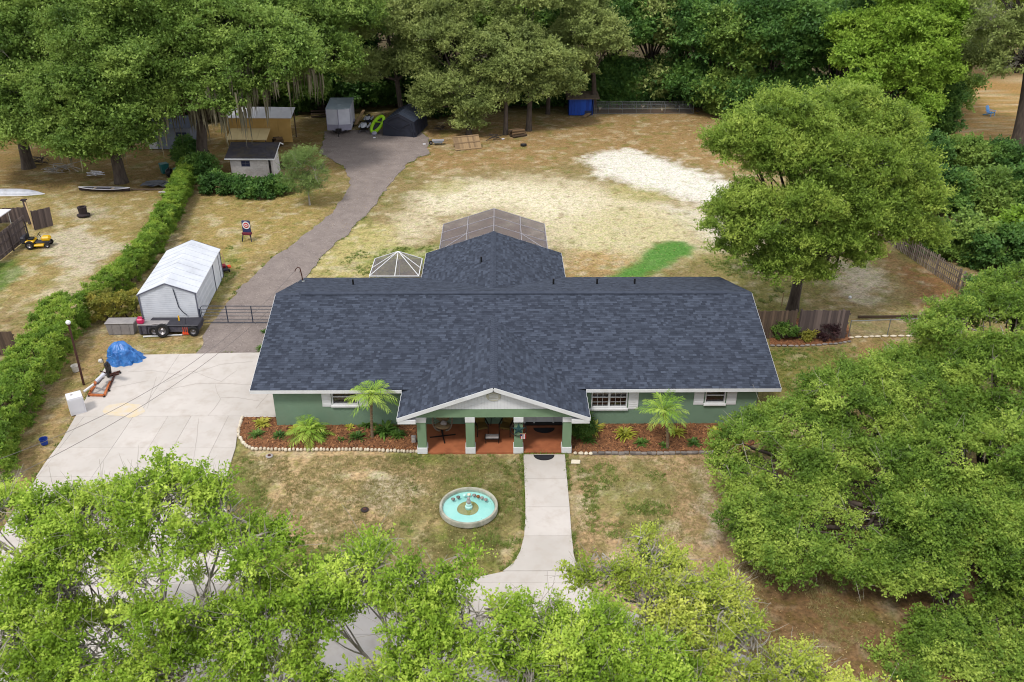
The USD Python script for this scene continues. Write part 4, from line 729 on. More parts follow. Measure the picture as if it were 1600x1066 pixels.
for lab, a in (('thin bare trunked oak between the leaning panel and the log pile', (790, 210)), ('slim oak trunk half hidden behind the log pile trees', (856, 178))):
    b = G(*a); tree('field_oak', lab, b, [(b+[0, 0, 6.2], (1.8, 1.8, 1.5)), (b+[1, .6, 7.4], (1.6, 1.6, 1.2))], .95, farl, 'leaf_grey', 'bark_oak', .24, density=1.6, holes=.3, fork=.7, twigs=20, group='grey green oaks behind the trailers')
tree('lime_tree', 'bright lime green tree behind the tall oak at the right', (38.5, 56, 0), [lb(1400, 40, 54, (3.2, 3, 2.2)), lb(1450, 60, 53, (2.6, 2.6, 2)), lb(1350, 90, 53, (2.4, 2.4, 1.8)), lb(1420, 120, 52, (2.6, 2.4, 1.7)), lb(1470, 115, 52, (1.6, 1.8, 1.4)), lb(1440, 165, 50, (1.4, 1.4, 1)), lb(1390, -20, 56, (3.2, 3, 2.2)), lb(1340, 140, 50, (1.5, 1.5, 1.1)), lb(1385, 90, 52, (2.2, 2, 1.6)), lb(1435, 95, 51, (2, 2, 1.5)), lb(1470, 30, 54, (2, 2, 1.6)), lb(1330, 50, 55, (2, 2, 1.6)), lb(1420, 195, 49, (1.2, 1.2, .8))], 0.85, farl, 'leaf_lime', 'bark_oak', .3, density=2.4, holes=.36, twigs=60, under=-.5, hs=.6)
tree('cedar_tree', 'dark dense evergreen below the lime green tree', G(1455, 215), [(G(1455, 215)+[0, 0, 1.8], (2.0, 1.8, 1.7)), (G(1455, 215)+[.3, 0, 3.6], (1.6, 1.5, 1.5)), (G(1455, 215)+[.2, 0, 5.0], (1.1, 1.1, 1.2))], .8, farl, 'leaf_deep', 'bark_dark', .2, density=3, under=-.9)
tree('grey_oak', 'large grey barked oak with thin grey foliage at the far right', G(1588, 234), [lb(1560, 30, 52, (2.8, 3, 2.4)), lb(1600, 90, 50, (2.6, 2.6, 2.2)), lb(1540, 90, 54, (2.2, 2.4, 1.8)), lb(1640, 30, 50, (3, 3, 3)), lb(1522, 95, 55, (1.4, 1.7, 1.0)), lb(1590, -30, 54, (3, 3, 2.4))], 1.0, farl, 'leaf_grey', 'bark_dark', .62, density=1.1, holes=.42, fork=.75, twigs=420, under=-.6, twigmat='twig_grey')
# woods that close the view
WOOD = []
wl = ['woodland tree {}', 'shaggy green tree further back in the woods {}']
spots = [(960, 130, 70, 13, 'leaf_deep'), (1015, 120, 72, 14, 'leaf_grey'), (1060, 120, 71, 14, 'leaf_deep'), (1105, 130, 67, 12, 'leaf_deep'), (1150, 130, 64, 12, 'leaf_live'), (1200, 110, 62, 13, 'leaf_deep'), (1250, 100, 62, 13, 'leaf_deep'), (1310, 100, 60, 13, 'leaf_deep'), (1490, 60, 66, 13, 'leaf_live'), (880, 110, 72, 13, 'leaf_deep'), (780, 100, 70, 13, 'leaf_live'), (690, 100, 70, 13, 'leaf_deep'), (560, 80, 68, 13, 'leaf_deep'), (480, 80, 66, 13, 'leaf_deep'), (380, 80, 64, 13, 'leaf_live'), (270, 80, 62, 13, 'leaf_live'), (150, 80, 62, 13, 'leaf_live'), (40, 80, 62, 13, 'leaf_live'), (-60, 80, 58, 13, 'leaf_live')]
where = ['right of the coop', 'above the wire run', 'behind the right end of the wire run', 'beside the clearing corner', 'left of the tall oak', 'over the tall oak crown at its left', 'behind the tall oak', 'left of the lime green tree', 'right of the lime green tree', 'behind the blue coop', 'behind the slim oak trunks', 'behind the leaning panel', 'behind the cargo trailer', 'left of the cargo trailer', 'behind the tan panels', 'behind the mossy live oak', 'behind the dense live oak', 'behind the broad live oak', 'at the far left edge']
for k, (x, y, Y, h, mt) in enumerate(spots):
    b = GY(x, y, Y); b[2] = 0; R = random.uniform(3.6, 4.6)
    tree('woodland_tree', wl[0].format(where[k]), b, auto_lobes(b+[0, 0, h*.58], (R, R, h*.5), 13, (R*.36, R*.36, R*.34), k)+[(b+[R*.6*math.cos(a), R*.6*math.sin(a), 2.2+random.uniform(0, 1)], (R*.45, R*.4, 1.6)) for a in (3.6, 4.7, 5.8)], 1.3, bigl, mt, 'bark_dark', .3, density=1.4, holes=.37, fork=.4, under=-.5, twigs=60, hs=.45, size=(.7, 1.25), group='woods behind the yard')
for k in range(13):
    b = np.array([-72+k*12+random.uniform(-2, 2), 84+random.uniform(-3, 6), 0]); h = random.uniform(15, 18); R = random.uniform(6.0, 7.0)
    tree('woodland_tree', 'tall tree in the back row of woods, '+'first second third fourth fifth sixth seventh eighth ninth tenth eleventh twelfth last'.split()[k]+' from the left', b, auto_lobes(b+[0, 0, h*.55], (R, R, h*.5), 10, (R*.42, R*.42, R*.42), 40+k), 1.9, bigl, ('leaf_deep', 'leaf_live', 'leaf_deep', 'leaf_oak')[k % 4], 'bark_dark', .35, density=.7, holes=.25, fork=.4, under=-.7, group='back row of the woods', size=(.8, 1.3))
# hedges, shrubs
def bushes(name, label, boxes, crad, shapes, mat, dens, cat='shrub', stem='bark_dark', size=(.7, 1.2), group=None):
    """boxes: (centre on the ground, radii); foliage over rounded heaps, with stems inside"""
    c0 = np.mean([b[0] for b in boxes], 0); t = thing(name, label, cat, (c0[0], c0[1], 0), group=group); L = [(np.array(c)-[c0[0], c0[1], 0]+[0, 0, r[2]*.55], r) for c, r in boxes]
    P = []
    for c, r in L:
        r = np.array(r); n = int(4*math.pi*(r[0]*r[1]*r[2])**(2/3)*dens); d = rng.normal(0, 1, (n, 3)); d /= np.linalg.norm(d, axis=1, keepdims=True)
        q = c+d*r*rng.uniform(.8, 1.02, (n, 1)); P.append(q[q[:, 2] > .08])
    P = np.vstack(P); mm = M()
    for c, r in L:
        for _ in range(4):
            e = c+rng.normal(0, .35, 3)*r; mm.tube(bez((c[0]+random.uniform(-.1, .1), c[1]+random.uniform(-.1, .1), -.05), (c[0], c[1], c[2]*.6), e, 4), np.linspace(.03, .01, 4)*max(r[2], .5), 4, cap=False)
    mm.build('stems', stem, t, kind='stuff'); scatter('foliage', t, shapes(crad), P, rng.uniform(size[0], size[1], len(P)), mat); return t
hsm = sprays(18, 9, .10, .055)
def hedge(label, pts, hw, h, mat, dens=10.0):
    P = [np.array(p) for p in pts]; L = LineString(P); t = thing('hedge', label, 'hedge', (P[0][0], P[0][1], 0)); n = int(L.length*(2*h+2*hw)*dens); Q = []
    for _ in range(n):
        s = random.uniform(0, L.length); p, q = L.interpolate(s), L.interpolate(min(s+.05, L.length)); d = unit(np.array([q.x-p.x, q.y-p.y, 0])) if s < L.length-.06 else np.array([0, 1.0, 0]); nn = np.array([-d[1], d[0], 0]); u = random.uniform(0, 2*h+2*hw)
        wob = 1+.12*(meshkit.noise(np.array([[p.x*.9, p.y*.9, u*.8]]), 5)[0]-.5)*2
        if u < h: o, z = -hw, u
        elif u < h+2*hw: o, z = u-h-hw, h-.18*abs(u-h-hw)/hw
        else: o, z = hw, 2*h+2*hw-u
        Q.append(np.array([p.x, p.y, 0])+nn*o*wob+[0, 0, z*(.9+.1*wob)]+rng.normal(0, .045, 3)-[P[0][0], P[0][1], 0])
    for k in range(0, n, 14): Q[k] = Q[k]+rng.normal(0, .12, 3)+[0, 0, .06]
    mm = M(); s = .3
    while s < L.length:
        p = L.interpolate(s); mm.tube([(p.x-P[0][0], p.y-P[0][1], -.05), (p.x-P[0][0]+random.uniform(-.2, .2), p.y-P[0][1]+random.uniform(-.2, .2), h*.5), (p.x-P[0][0]+random.uniform(-.3, .3), p.y-P[0][1], h*.85)], [.05, .04, .015], 5); s += .55
    mm.build('stems', 'bark_dark', t, kind='stuff')
    Q = np.array(Q); scatter('foliage', t, hsm(.24), Q, rng.uniform(.7, 1.25, len(Q)), mat)
e1 = [g2(22, 700), g2(62, 640), g2(100, 575), g2(124, 530)]; off = lambda P, dx: [(x+dx, y) for x, y in P]
hedge('thick clipped hedge along the left side of the concrete drive', [(-23.4, -4.5)]+[(x-1.05, y) for x, y in e1]+[(g2(136, 505)[0]-1.0, g2(136, 505)[1]+.6)], .95, 1.75, 'leaf_hedge')
hedge('short yellowish hedge between the grey deck box and the metal shed', [g2(146, 500), g2(222, 494)], .5, 1.5, 'leaf_olive')
hedge('long narrow hedge running back behind the metal shed', [g2(150, 487), g2(205, 440), g2(240, 395), g2(268, 345), g2(288, 300), g2(300, 272)], .52, 1.55, 'leaf_hedge', 10.0)
bushes('shrub', 'wide dark green shrub row in front of the white block building', [(G(345, 300), (1.6, 1.1, .85)), (G(378, 305), (1.6, 1.0, .75)), (G(410, 306), (1.7, 1.0, .7)), (G(432, 300), (1.2, 1.0, .7))], .5, farl, 'leaf_deep', 3.0)
bushes('shrub', 'dark bush mass under the mossy oak trunks', [(G(300, 258), (1.3, 1.3, 1.6)), (G(318, 280), (1.4, 1.3, 1.4))], .5, farl, 'leaf_deep', 3.0)
tree('young_tree', 'young tree with thin pale stems beside the gravel drive', G(484, 320), [(G(484, 320)+[-.3, .3, 3.3], (1.5, 1.5, 1.1)), (G(484, 320)+[.5, .2, 2.5], (1.2, 1.2, .9)), (G(484, 320)+[-.6, 0, 2.0], (1.1, 1.1, .8)), (G(484, 320)+[.1, 0, 1.5], (1, 1, .6))], .6, sprays(20, 10, .1, .045), 'leaf_birch', 'bark_pale', .07, density=3.2, holes=.2, fork=.3, twigs=40, under=-.6, twigmat='bark_pale')
RS = [(1390, 285, 2.4, 2.4), (1440, 262, 2.2, 2.4), (1500, 260, 2.2, 2.0), (1560, 262, 2.2, 1.8), (1470, 330, 2.4, 2.6), (1535, 330, 2.4, 2.6), (1590, 330, 2.4, 2.6), (1440, 390, 1.4, 1.6), (1500, 400, 1.9, 2.2), (1560, 420, 1.9, 2.2), (1600, 400, 2.2, 2.8), (1620, 470, 1.6, 2.0), (1545, 470, 1.3, 1.2)]
wr = ['behind the picket fence top end', 'above the picket fence under the cedar', 'beneath the sandy far clearing', 'left of the big grey trunk foot', 'halfway along the picket fence', 'in the middle of the right thicket', 'at the right edge of the thicket', 'just over the picket tops', 'shading the middle pickets', 'near the low end of the picket fence', 'bright and leafy at the right edge', 'at the lower right corner of the thicket', 'beside the last pickets']
for k, (x, y, r, h) in enumerate(RS):
    c = G(x, y); bushes('thicket_shrub', 'tall leafy shrub '+wr[k], [(c, (r, r*.9, h*.8)), (c+[r*.5, .3, 0], (r*.7, r*.7, h*.6))], .75, bigl if k in (10,) else farl, ('leaf_lime' if k == 10 else ('leaf_deep', 'leaf_deep', 'leaf_live')[k % 3]), 2.0, group='shrubs beyond the picket fence')
for k, (x, y, r, h) in enumerate([(1010, 148, 2.2, 1.6), (1060, 150, 2.0, 1.8), (1100, 165, 2.6, 2.6), (1130, 185, 1.7, 2.0), (960, 145, 2.4, 1.6), (880, 155, 2, 1.6), (610, 165, 2.0, 1.8), (680, 185, 1.8, 1.6), (570, 170, 1.2, 1.5), (470, 175, 2.2, 1.6), (1170, 190, 2.4, 2.8)]):
    c = G(x, y)+[0, 1.5, 0]; bushes('undergrowth_shrub', 'shrub at the edge of the woods '+['behind the wire run', 'behind the right part of the wire run', 'at the right end of the wire run', 'near the corner of the straw clearing', 'behind the left part of the wire run', 'left of the coop', 'between the trailer and the dark shelter', 'right of the dark shelter', 'right behind the cargo trailer', 'left of the cargo trailer', 'tallest of those left of the tall oak'][k], [(c, (r, r*.8, h))], .7, farl, 'leaf_deep' if k % 3 else 'leaf_live', 2.2, group='shrubs at the edge of the woods')
heaps = []
for k in range(34):
    x = -62+k*3.4; y = 70+random.uniform(-2, 3)-(6 if x < -34 else 0)-(2.5 if -34 < x < -20 else 0)-(7 if x > 24 else 0)*min((x-24)/6, 1)
    if 44 < x: continue
    heaps.append((np.array([x, y, 0]), (random.uniform(2.4, 3.2), random.uniform(1.8, 2.4), random.uniform(1.8, 3.6))))
w_ = bushes('undergrowth', 'dark tangled undergrowth filling the foot of the woods', heaps, .95, bigl, 'leaf_deep', 1.6, cat='undergrowth'); tag(stage.GetPrimAtPath(w_), kind='stuff')
# palms and bed plants
def frond(mm, p, a, el, L, ll, lw, droop, n=16):
    d = np.array([math.cos(a)*math.cos(el), math.sin(a)*math.cos(el), math.sin(el)]); pts = [p+d*L*f-np.array([0, 0, droop*L*f*f]) for f in np.linspace(0, 1, 8)]; mm.tube(pts, np.linspace(.018, .004, 8), 3, cap=False, tone=.7)
    pts = np.array(pts); side = unit(np.cross(d, (0, 0, 1)))
    for k in range(n):
        f = .14+.86*(k+.5)/n; q = np.array([np.interp(f, np.linspace(0, 1, 8), pts[:, i]) for i in range(3)]); tg = unit(pts[min(int(f*7)+1, 7)]-pts[int(f*7)])
        for s in (-1, 1): leaf(mm, q, unit(side*s*.8+tg*.75+np.array([0, 0, -.25-.4*droop])+rng.normal(0, .08, 3)), np.array([0, 0, 1.0]), ll*(1-.45*abs(f-.45)*2)*random.uniform(.85, 1.1), lw, .3+.5*random.random(), .05)
def palm(label, base, top, L, n, ll=.34, lw=.035, droop=.55, e0=-.2):
    base, top = np.array(base), np.array(top); t = thing('palm_tree', label, 'palm', base); h = top-base
    if h[2] > .4:
        mm = M(); q = bez((0, 0, -.1), (h[0]*.1, h[1]*.1, h[2]*.5), h, 12); mm.tube(q, [.09, .08, .07, .065, .065, .06, .06, .065, .07, .085, .1, .08], 8)
        for k in range(1, 12): mm.lathe([(.06, -.02), (.08, 0), (.06, .02)], 8, q[k])
        mm.build('trunk', 'palm_bark', t)
    for k in range(n):
        mm = M(); f = k/n; frond(mm, h, k*2.39996, e0+1.35*(1-f)**1.1+random.uniform(-.08, .08), L*random.uniform(.85, 1.1), ll, lw, droop*random.uniform(.8, 1.2)); mm.build('frond', 'leaf_palm', t)
b = G(582, 684); palm('tall slim palm before the left front window', b, GY(580, 617, b[1]-.05), 1.3, 23, .42, .03, .45, -.1)
b = G(1043, 701); palm('slim palm with a curved trunk right of the porch', b, GY(1037, 642, b[1]+.1), 1.3, 25, .44, .03, .38, -.05)
b = G(483, 684); palm('low bushy palm without a trunk left of the tall slim palm', b, b+[0, 0, .32], 1.3, 27, .46, .03, .5, .12)
def tuft(label, x, y, L, n, w, mat, up=.9, droop=.5, name='bed_plant', group=None):
    p = G(x, y); t = thing(name, label, 'plant', p, group=group); mm = M()
    for k in range(n):
        a = random.uniform(0, 6.283); e = random.uniform(.35, 1.0)*up*1.4; l = L*random.uniform(.65, 1.1); d = np.array([math.cos(a)*math.cos(e), math.sin(a)*math.cos(e), math.sin(e)]); s = unit(np.cross(d, (0, 0, 1)))*w/2; o = np.array([random.uniform(-.07, .07)*L*2, random.uniform(-.07, .07)*L*2, 0.02]); tn = random.random()
        q = [o+d*l*f-np.array([0, 0, droop*l*f*f]) for f in (0, .4, .75, 1)]; mm.add([q[0]-s*.6, q[0]+s*.6, q[1]-s, q[1]+s, q[2]-s*.7, q[2]+s*.7, q[3]], [[0, 1, 3], [0, 3, 2], [2, 3, 5], [2, 5, 4], [4, 5, 6]], tn)
    mm.build('leaves', mat, t); return t
for x, y, L, n, w, mat, lab in ((410, 664, .5, 60, .07, 'leaf_croton', 'yellow green spiky croton at the left end of the bed'), (402, 681, .45, 60, .05, 'leaf_shrub', 'dark green tuft nearest the left corner of the bed'), (437, 683, .42, 60, .05, 'leaf_shrub', 'round dark green tuft left of the bushy palm'), (460, 672, .36, 30, .06, 'leaf_croton', 'small yellowish plant at the left of the bushy palm'), (502, 684, .42, 55, .06, 'leaf_shrub', 'dark round tuft right of the bushy palm'), (533, 688, .25, 26, .05, 'leaf_shrub', 'tiny green sprig alone in the left mulch bed'), (558, 685, .5, 70, .05, 'leaf_shrub', 'dark tuft just left of the tall palm trunk'), (575, 666, .5, 60, .07, 'leaf_shrub', 'dark leafy clump behind the tall palm trunk'), (600, 676, .75, 46, .15, 'leaf_shrub', 'broad leaved plant right of the tall palm trunk'), (622, 682, .5, 70, .06, 'leaf_shrub', 'dark tuft beside the left porch column'),
    (547, 669, .3, 26, .06, 'leaf_croton', 'small orange green plant against the wall left of the tall palm'), (926, 672, .7, 60, .08, 'leaf_croton', 'tall yellow edged spiky plant near the right porch column'), (920, 690, .4, 40, .07, 'leaf_shrub', 'small plant in front of the spiky plant by the porch'), (976, 681, .62, 55, .08, 'leaf_croton', 'yellow green spiky plant in the middle of the right bed'), (1002, 694, .42, 60, .05, 'leaf_shrub', 'dark tuft in front of the spiky plant in the right bed'), (1036, 698, .3, 30, .06, 'leaf_shrub', 'small dark plant at the foot of the curved palm'), (1056, 678, .5, 50, .07, 'leaf_croton', 'spiky plant behind the curved palm trunk'), (1083, 694, .42, 55, .06, 'leaf_shrub', 'green tuft right of the curved palm'), (1117, 676, .42, 40, .08, 'leaf_croton', 'yellowish plant at the right end of the right bed')):
    tuft(lab, x, y, L*1.35, int(n*1.3), w, mat)
c = G(905, 684); bushes('bed_shrub', 'dark green upright shrub behind the right porch column', [(c, (.55, .5, .75)), (c+[.15, .1, .3], (.4, .4, .6))], .3, hsm, 'leaf_shrub', 12)
for x, y, r, h, mt, lab in ((1222, 527, .8, .7, 'leaf_shrub', 'dark shrub before the left part of the wooden fence'), (1262, 530, .55, .3, 'leaf_olive', 'low yellow plant before the wooden fence'), (1293, 530, .55, .6, 'leaf_purple', 'dark purple shrub before the wooden fence')):
    c = G(x, y); bushes('bed_shrub', lab, [(c, (r, r*.8, h))], .28, hsm, mt, 10)
tuft('green weed at the house corner beside the gravel', 408, 545, .5, 40, .05, 'leaf_shrub', name='weed'); tuft('tall weed against the eave left of the house', 414, 520, .5, 40, .05, 'leaf_shrub', name='weed')
# dry grass
def grass(label, poly, n, mat, hh):
    sh = []
    for k in range(4):
        mm = M()
        for _ in range(11):
            a, e = random.uniform(0, 6.28), random.uniform(.5, 1.4); l = hh*random.uniform(.5, 1.2); d = np.array([math.cos(a)*math.cos(e), math.sin(a)*math.cos(e), math.sin(e)]); s = unit(np.cross(d, (.1, .2, 1)))*.006; o = np.array([random.uniform(-.06, .06), random.uniform(-.06, .06), -.01]); mm.add([o-s, o+s, o+d*l], [[0, 1, 2]])
        sh.append(mm)
    P = Polygon(poly); x0, y0, x1, y1 = P.bounds; q = np.column_stack([rng.uniform(x0, x1, n), rng.uniform(y0, y1, n)]); q = q[sdist(q, np.array(P.exterior.coords)[:-1]) > 0]; q = q[ground_noise(q, .8, 3, 31) > .40]
    pth = scatter('grass', '/World', sh, np.column_stack([q, np.full(len(q), -.03)]), rng.uniform(.6, 1.3, len(q)), mat, label=label, tilt=.1); tag(stage.GetPrimAtPath(pth), cat='grass')
ex = unary = None
lawnL = Polygon(pxpoly([(362, 712), (640, 712), (815, 714), (816, 840), (780, 890), (600, 903), (410, 890), (372, 850), (358, 780)])); lawnR = Polygon(pxpoly([(892, 716), (1200, 716), (1350, 760), (1350, 1000), (1230, 1060), (1050, 970), (915, 900), (899, 840)]))
grass('short dry grass of the front lawn between the drive and the walk', lawnL, 22000, 'grass_blade', .10); grass('short dry grass of the front lawn right of the walk', lawnR, 18000, 'grass_blade', .10)

mm = M(); LR = Polygon(pxpoly([(890, 716), (1250, 700), (1700, 700), (1700, 1200), (1300, 1120), (1050, 975), (905, 890)])); LL = Polygon(pxpoly([(360, 712), (816, 714), (816, 850), (780, 895), (400, 895), (358, 790)])); LB = Polygon(pxpoly([(100, 545), (300, 530), (300, 555), (170, 560), (60, 740), (0, 790), (0, 720)])); LH = Polygon(pxpoly([(560, 215), (1110, 190), (1120, 440), (480, 440)]))
for reg, n in ((LR, 5200), (LL, 2400), (LB, 1500), (LH, 5000)):
    x0, y0, x1, y1 = reg.bounds; q = np.column_stack([rng.uniform(x0, x1, n), rng.uniform(y0, y1, n)]); q = q[sdist(q, np.array(reg.exterior.coords)[:-1]) > 0]
    for x, y in q:
        a = random.uniform(0, 6.28); l = random.uniform(.02, .045)*(1.4 if reg is LH else 1); c_, s_ = math.cos(a)*l, math.sin(a)*l; z = .012; mm.add([(x-c_, y-s_, z), (x+s_*.4, y-c_*.4, z+random.uniform(0, .03)), (x+c_, y+s_, z+.01), (x-s_*.4, y+c_*.4, z+random.uniform(0, .03))], [[0, 1, 2, 3]])
tag(stage.GetPrimAtPath(mm.build('fallen_leaves', 'dry_leaf')), 'pale and brown fallen leaves strewn over the lawns', 'leaves', kind='stuff')
def weeds(label, polys, n, mat, hh):
    sh = []
    for k in range(4):
        mm = M()
        for _ in range(14):
            a, e = random.uniform(0, 6.28), random.uniform(.3, 1.2); l = hh*random.uniform(.5, 1.2); d = np.array([math.cos(a)*math.cos(e), math.sin(a)*math.cos(e), math.sin(e)]); s = unit(np.cross(d, (.1, .2, 1)))*.014; o = np.array([random.uniform(-.08, .08), random.uniform(-.08, .08), -.01]); mm.add([o-s, o+s, o+d*l+s*.3, o+d*l-s*.3], [[0, 1, 2, 3]])
        sh.append(mm)
    Q = []
    for P in polys:
        P = Polygon(pxpoly(P)); x0, y0, x1, y1 = P.bounds; q = np.column_stack([rng.uniform(x0, x1, n), rng.uniform(y0, y1, n)]); q = q[sdist(q, np.array(P.exterior.coords)[:-1]) > 0]; Q.append(q[ground_noise(q, .8, 3, 77) > .5])
    for R_ in (drive, walk, gravel_poly):
        E_ = R_.exterior; q = np.array([E_.interpolate(random.uniform(0, E_.length)).coords[0] for _ in range(900)])+rng.normal(0, .07, (900, 2)); Q.append(q[(ground_noise(q, .5, 3, 78) > .47) & (q[:, 1] > -16) & (sdist(q, np.array(R_.exterior.coords)[:-1]) < -.02) & np.array([not (drive.buffer(.02).contains(Point(*p)) or walk.buffer(.02).contains(Point(*p))) for p in q])])
    q = np.vstack(Q); pth = scatter('weed_tufts', '/World', sh, np.column_stack([q, np.full(len(q), -.02)]), rng.uniform(.5, 1.4, len(q)), mat, label=label, tilt=.1); tag(stage.GetPrimAtPath(pth), cat='weeds')
weeds('green weed tufts in the lawns and along the edges of the drives', [[(640, 708), (820, 708), (820, 860), (760, 890), (680, 850), (640, 780)], [(355, 700), (385, 700), (430, 800), (430, 900), (370, 900)], [(900, 725), (1030, 725), (1060, 790), (1010, 850), (920, 830)], [(430, 850), (640, 815), (800, 850), (770, 900), (430, 905)], [(1200, 545), (1335, 540), (1350, 600), (1250, 650)], [(560, 390), (690, 383), (690, 410), (600, 440), (480, 440)], [(300, 430), (360, 380), (380, 420), (320, 470)], [(1090, 400), (1180, 400), (1240, 450), (1180, 485)]], 1000, 'leaf_weed', .11)

# ------------------------------------------------------------ in the front yard and on the porch
pE = G(-150, 765, 6.5); wire('overhead power cable running from the mast down over the driveway', MB+mast_top+[-.3, 0, -.15], pE, 1.75)
pE = G(-150, 820, 6.0); wire('second overhead cable attached lower on the mast', MB+mast_top*.3, pE, 1.3)
c = G(732.5, 797); c[2] = 0; FR = 1.24
t = thing('fountain', 'round concrete fountain basin with pale turquoise water on the front lawn', 'fountain', c)
M().lathe([(.0, .0), (FR-.06, 0), (FR, .05), (FR, .24), (FR-.02, .28), (FR-.10, .28), (FR-.12, .25), (FR-.15, .10)], 48).build('basin', 'fountain_rim', t, smooth=40)
M().lathe([(FR-.11, .12), (FR-.25, .09), (0, .085)], 48).build('basin_lining', 'fountain_teal', t, smooth=True); M().lathe([(0, .20), (FR-.125, .20)], 48).build('water', 'water', t)
M().prism(ragged([(.46*math.cos(a), .46*math.sin(a)) for a in np.linspace(0, 6.1, 24)], .1, .1), .089, .1).build('silt', 'fountain_silt', t)
f = M().lathe([(.0, .09), (.15, .09), (.16, .2), (.12, .25), (.12, .34), (.0, .36)], 16).build('pedestal', 'fountain_teal', t, smooth=30)
f = M().lathe([(0, .35), (.07, .36), (.1, .42), (.09, .5), (.05, .55), (.07, .6), (.05, .66), (0, .68)], 12).build('finial', 'plate_grey', f, smooth=50)
for k, (x, y, mt) in enumerate(((708, 780, 'stone_grey'), (716, 777, 'stone_grey'), (726, 774, 'fountain_teal'), (733, 773, 'stone_white'), (741, 774, 'stone_grey'), (747, 776, 'feather_brown'), (753, 778, 'stone_grey'), (759, 781, 'stone_grey'))):
    p = G(x, y, .24); w = ['leftmost grey rock of the row', 'grey rock second from the left', 'small turquoise rock', 'pale rock in the middle', 'dark rock right of the pale one', 'brownish rock', 'grey rock before the last', 'rightmost grey rock of the row'][k]
    M().ball((0, 0, 0), (.085, .07, .07), 2, .35).build('fountain_rock', mt)
    q = stage.GetPrimAtPath('/World/fountain_rock'+('' if k == 0 else f'_{k:03d}')); UsdGeom.Xformable(q).AddTranslateOp().Set(Gf.Vec3d(*p)); tag(q, w+' on the far inside rim of the fountain', 'rock', 'rocks along the far rim of the fountain')
for x, y, lab in ((570, 797, 'round rusty cleanout cap in the middle of the left front lawn'), (421, 713, 'pale ringed cleanout cap in the lawn below the left bed')):
    p = G(x, y); t = thing('cleanout_cap', lab, 'drain cap', p); M().lathe([(0, .0), (.17, .0), (.17, .03), (.13, .05), (0, .05)], 16).build('ring', 'planter' if x > 500 else 'plate_grey', t); M().lathe([(0, .05), (.08, .05), (.07, .08), (0, .08)], 8).build('cap', 'rust', t)
def half_mat(x, y, z, r, lab):
    p = G(x, y, z); a = np.linspace(math.pi, 2*math.pi, 16); t = thing('door_mat', lab, 'door mat', p); M().prism([(r*math.cos(i), .85*r*math.sin(i)) for i in a], .002, .018).build('pad', 'mat_black', t)
    M().prism(Polygon([(r*.97*math.cos(i), .82*r*math.sin(i)) for i in a]).difference(Polygon([(r*.86*math.cos(i), -.03+.7*r*math.sin(i)) for i in a])), .0181, .024).build('border', 'black_rubber', t)
half_mat(850, 711.5, .036, .48, 'half round black mat on the walk at the porch edge'); half_mat(850, 669, .07, .52, 'half round black mat in front of the front door')
# egg chair
p = G(692, 682, .07); t = thing('egg_chair', 'hanging style wicker egg chair with cushion on the porch', 'chair', p)
a = np.linspace(0, 2*math.pi, 5)[:-1]
for k in range(4): M().beam((0, 0, .03), (.62*math.cos(.2+k*1.57), .62*math.sin(.2+k*1.57), .03), .05, .04).build('foot', 'dark_metal', t)
M().tube([(0, 0, .03), (0, 0, .35)], .03, 8).build('stem', 'dark_metal', t)
shell = M()
for k in range(14):
    u = k/13; ph = -1.35+u*2.7; r = .48*math.cos(ph)**.7
    q = [(r*1.02*math.cos(h), .34*math.sin(h)*math.cos(ph)**.5+.12, .95+.68*math.sin(ph)) for h in np.linspace(-.35, math.pi+.35, 13)]; shell.tube(q, .014, 4)
for h in np.linspace(-.35, math.pi+.35, 11): shell.tube([(.49*math.cos(ph)**.7*math.cos(h), .34*math.sin(h)*math.cos(ph)**.5+.12, .95+.68*math.sin(ph)) for ph in np.linspace(-1.4, 1.4, 12)], .014, 4)
for sx in (-.35, math.pi+.35): shell.tube([(.5*math.cos(ph)**.7*math.cos(sx), .34*math.sin(sx)*math.cos(ph)**.5+.12, .95+.69*math.sin(ph)) for ph in np.linspace(-1.4, 1.4, 12)], .035, 6)
shell.build('shell', 'wicker', t); M().ball((0, .1, .56), (.38, .3, .12), 2, .1).build('seat_cushion', 'cushion', t, smooth=True); M().ball((0, .34, .95), (.34, .1, .36), 2, .1).build('back_cushion', 'cushion', t, smooth=True)
M().ball((.06, .05, .72), (.16, .1, .14), 2, .1).build('throw_pillow', 'plate_grey', t, smooth=True)
# porch chairs and table
def porch_chair(x, y, rz, lab):
    t = thing('porch_chair', lab, 'chair', G(x, y, .07), rz, 'chairs under the middle of the porch')
    M().rbox((0, 0, .42), (.56, .56, .09), .03).build('seat', 'seat_cloth', t); M().rbox((0, .29, .75), (.54, .09, .62), .03).build('backrest', 'seat_cloth', t)
    for sx in (-.27, .27):
        M().tube([(sx, -.26, 0), (sx, -.27, .6)], .02, 6).build('leg', 'dark_metal', t); M().tube([(sx, .26, 0), (sx, .3, 1.05)], .02, 6).build('leg', 'dark_metal', t); M().beam((sx, -.3, .62), (sx, .3, .64), .06, .03).build('armrest', 'dark_metal', t)
porch_chair(752, 677, .3, 'porch chair with olive seat nearer the second column'); porch_chair(791, 677, -.3, 'porch chair with olive seat nearer the third column')
t = thing('side_table', 'small dark round table between the two porch chairs', 'table', G(770, 662, .07)); M().lathe([(0, .5), (.3, .5), (.3, .54), (0, .54)], 16).build('table_top', 'dark_metal', t)
for k in range(3): M().tube([(.2*math.cos(k*2.1), .2*math.sin(k*2.1), 0), (.12*math.cos(k*2.1), .12*math.sin(k*2.1), .5)], .018, 6).build('leg', 'dark_metal', t)
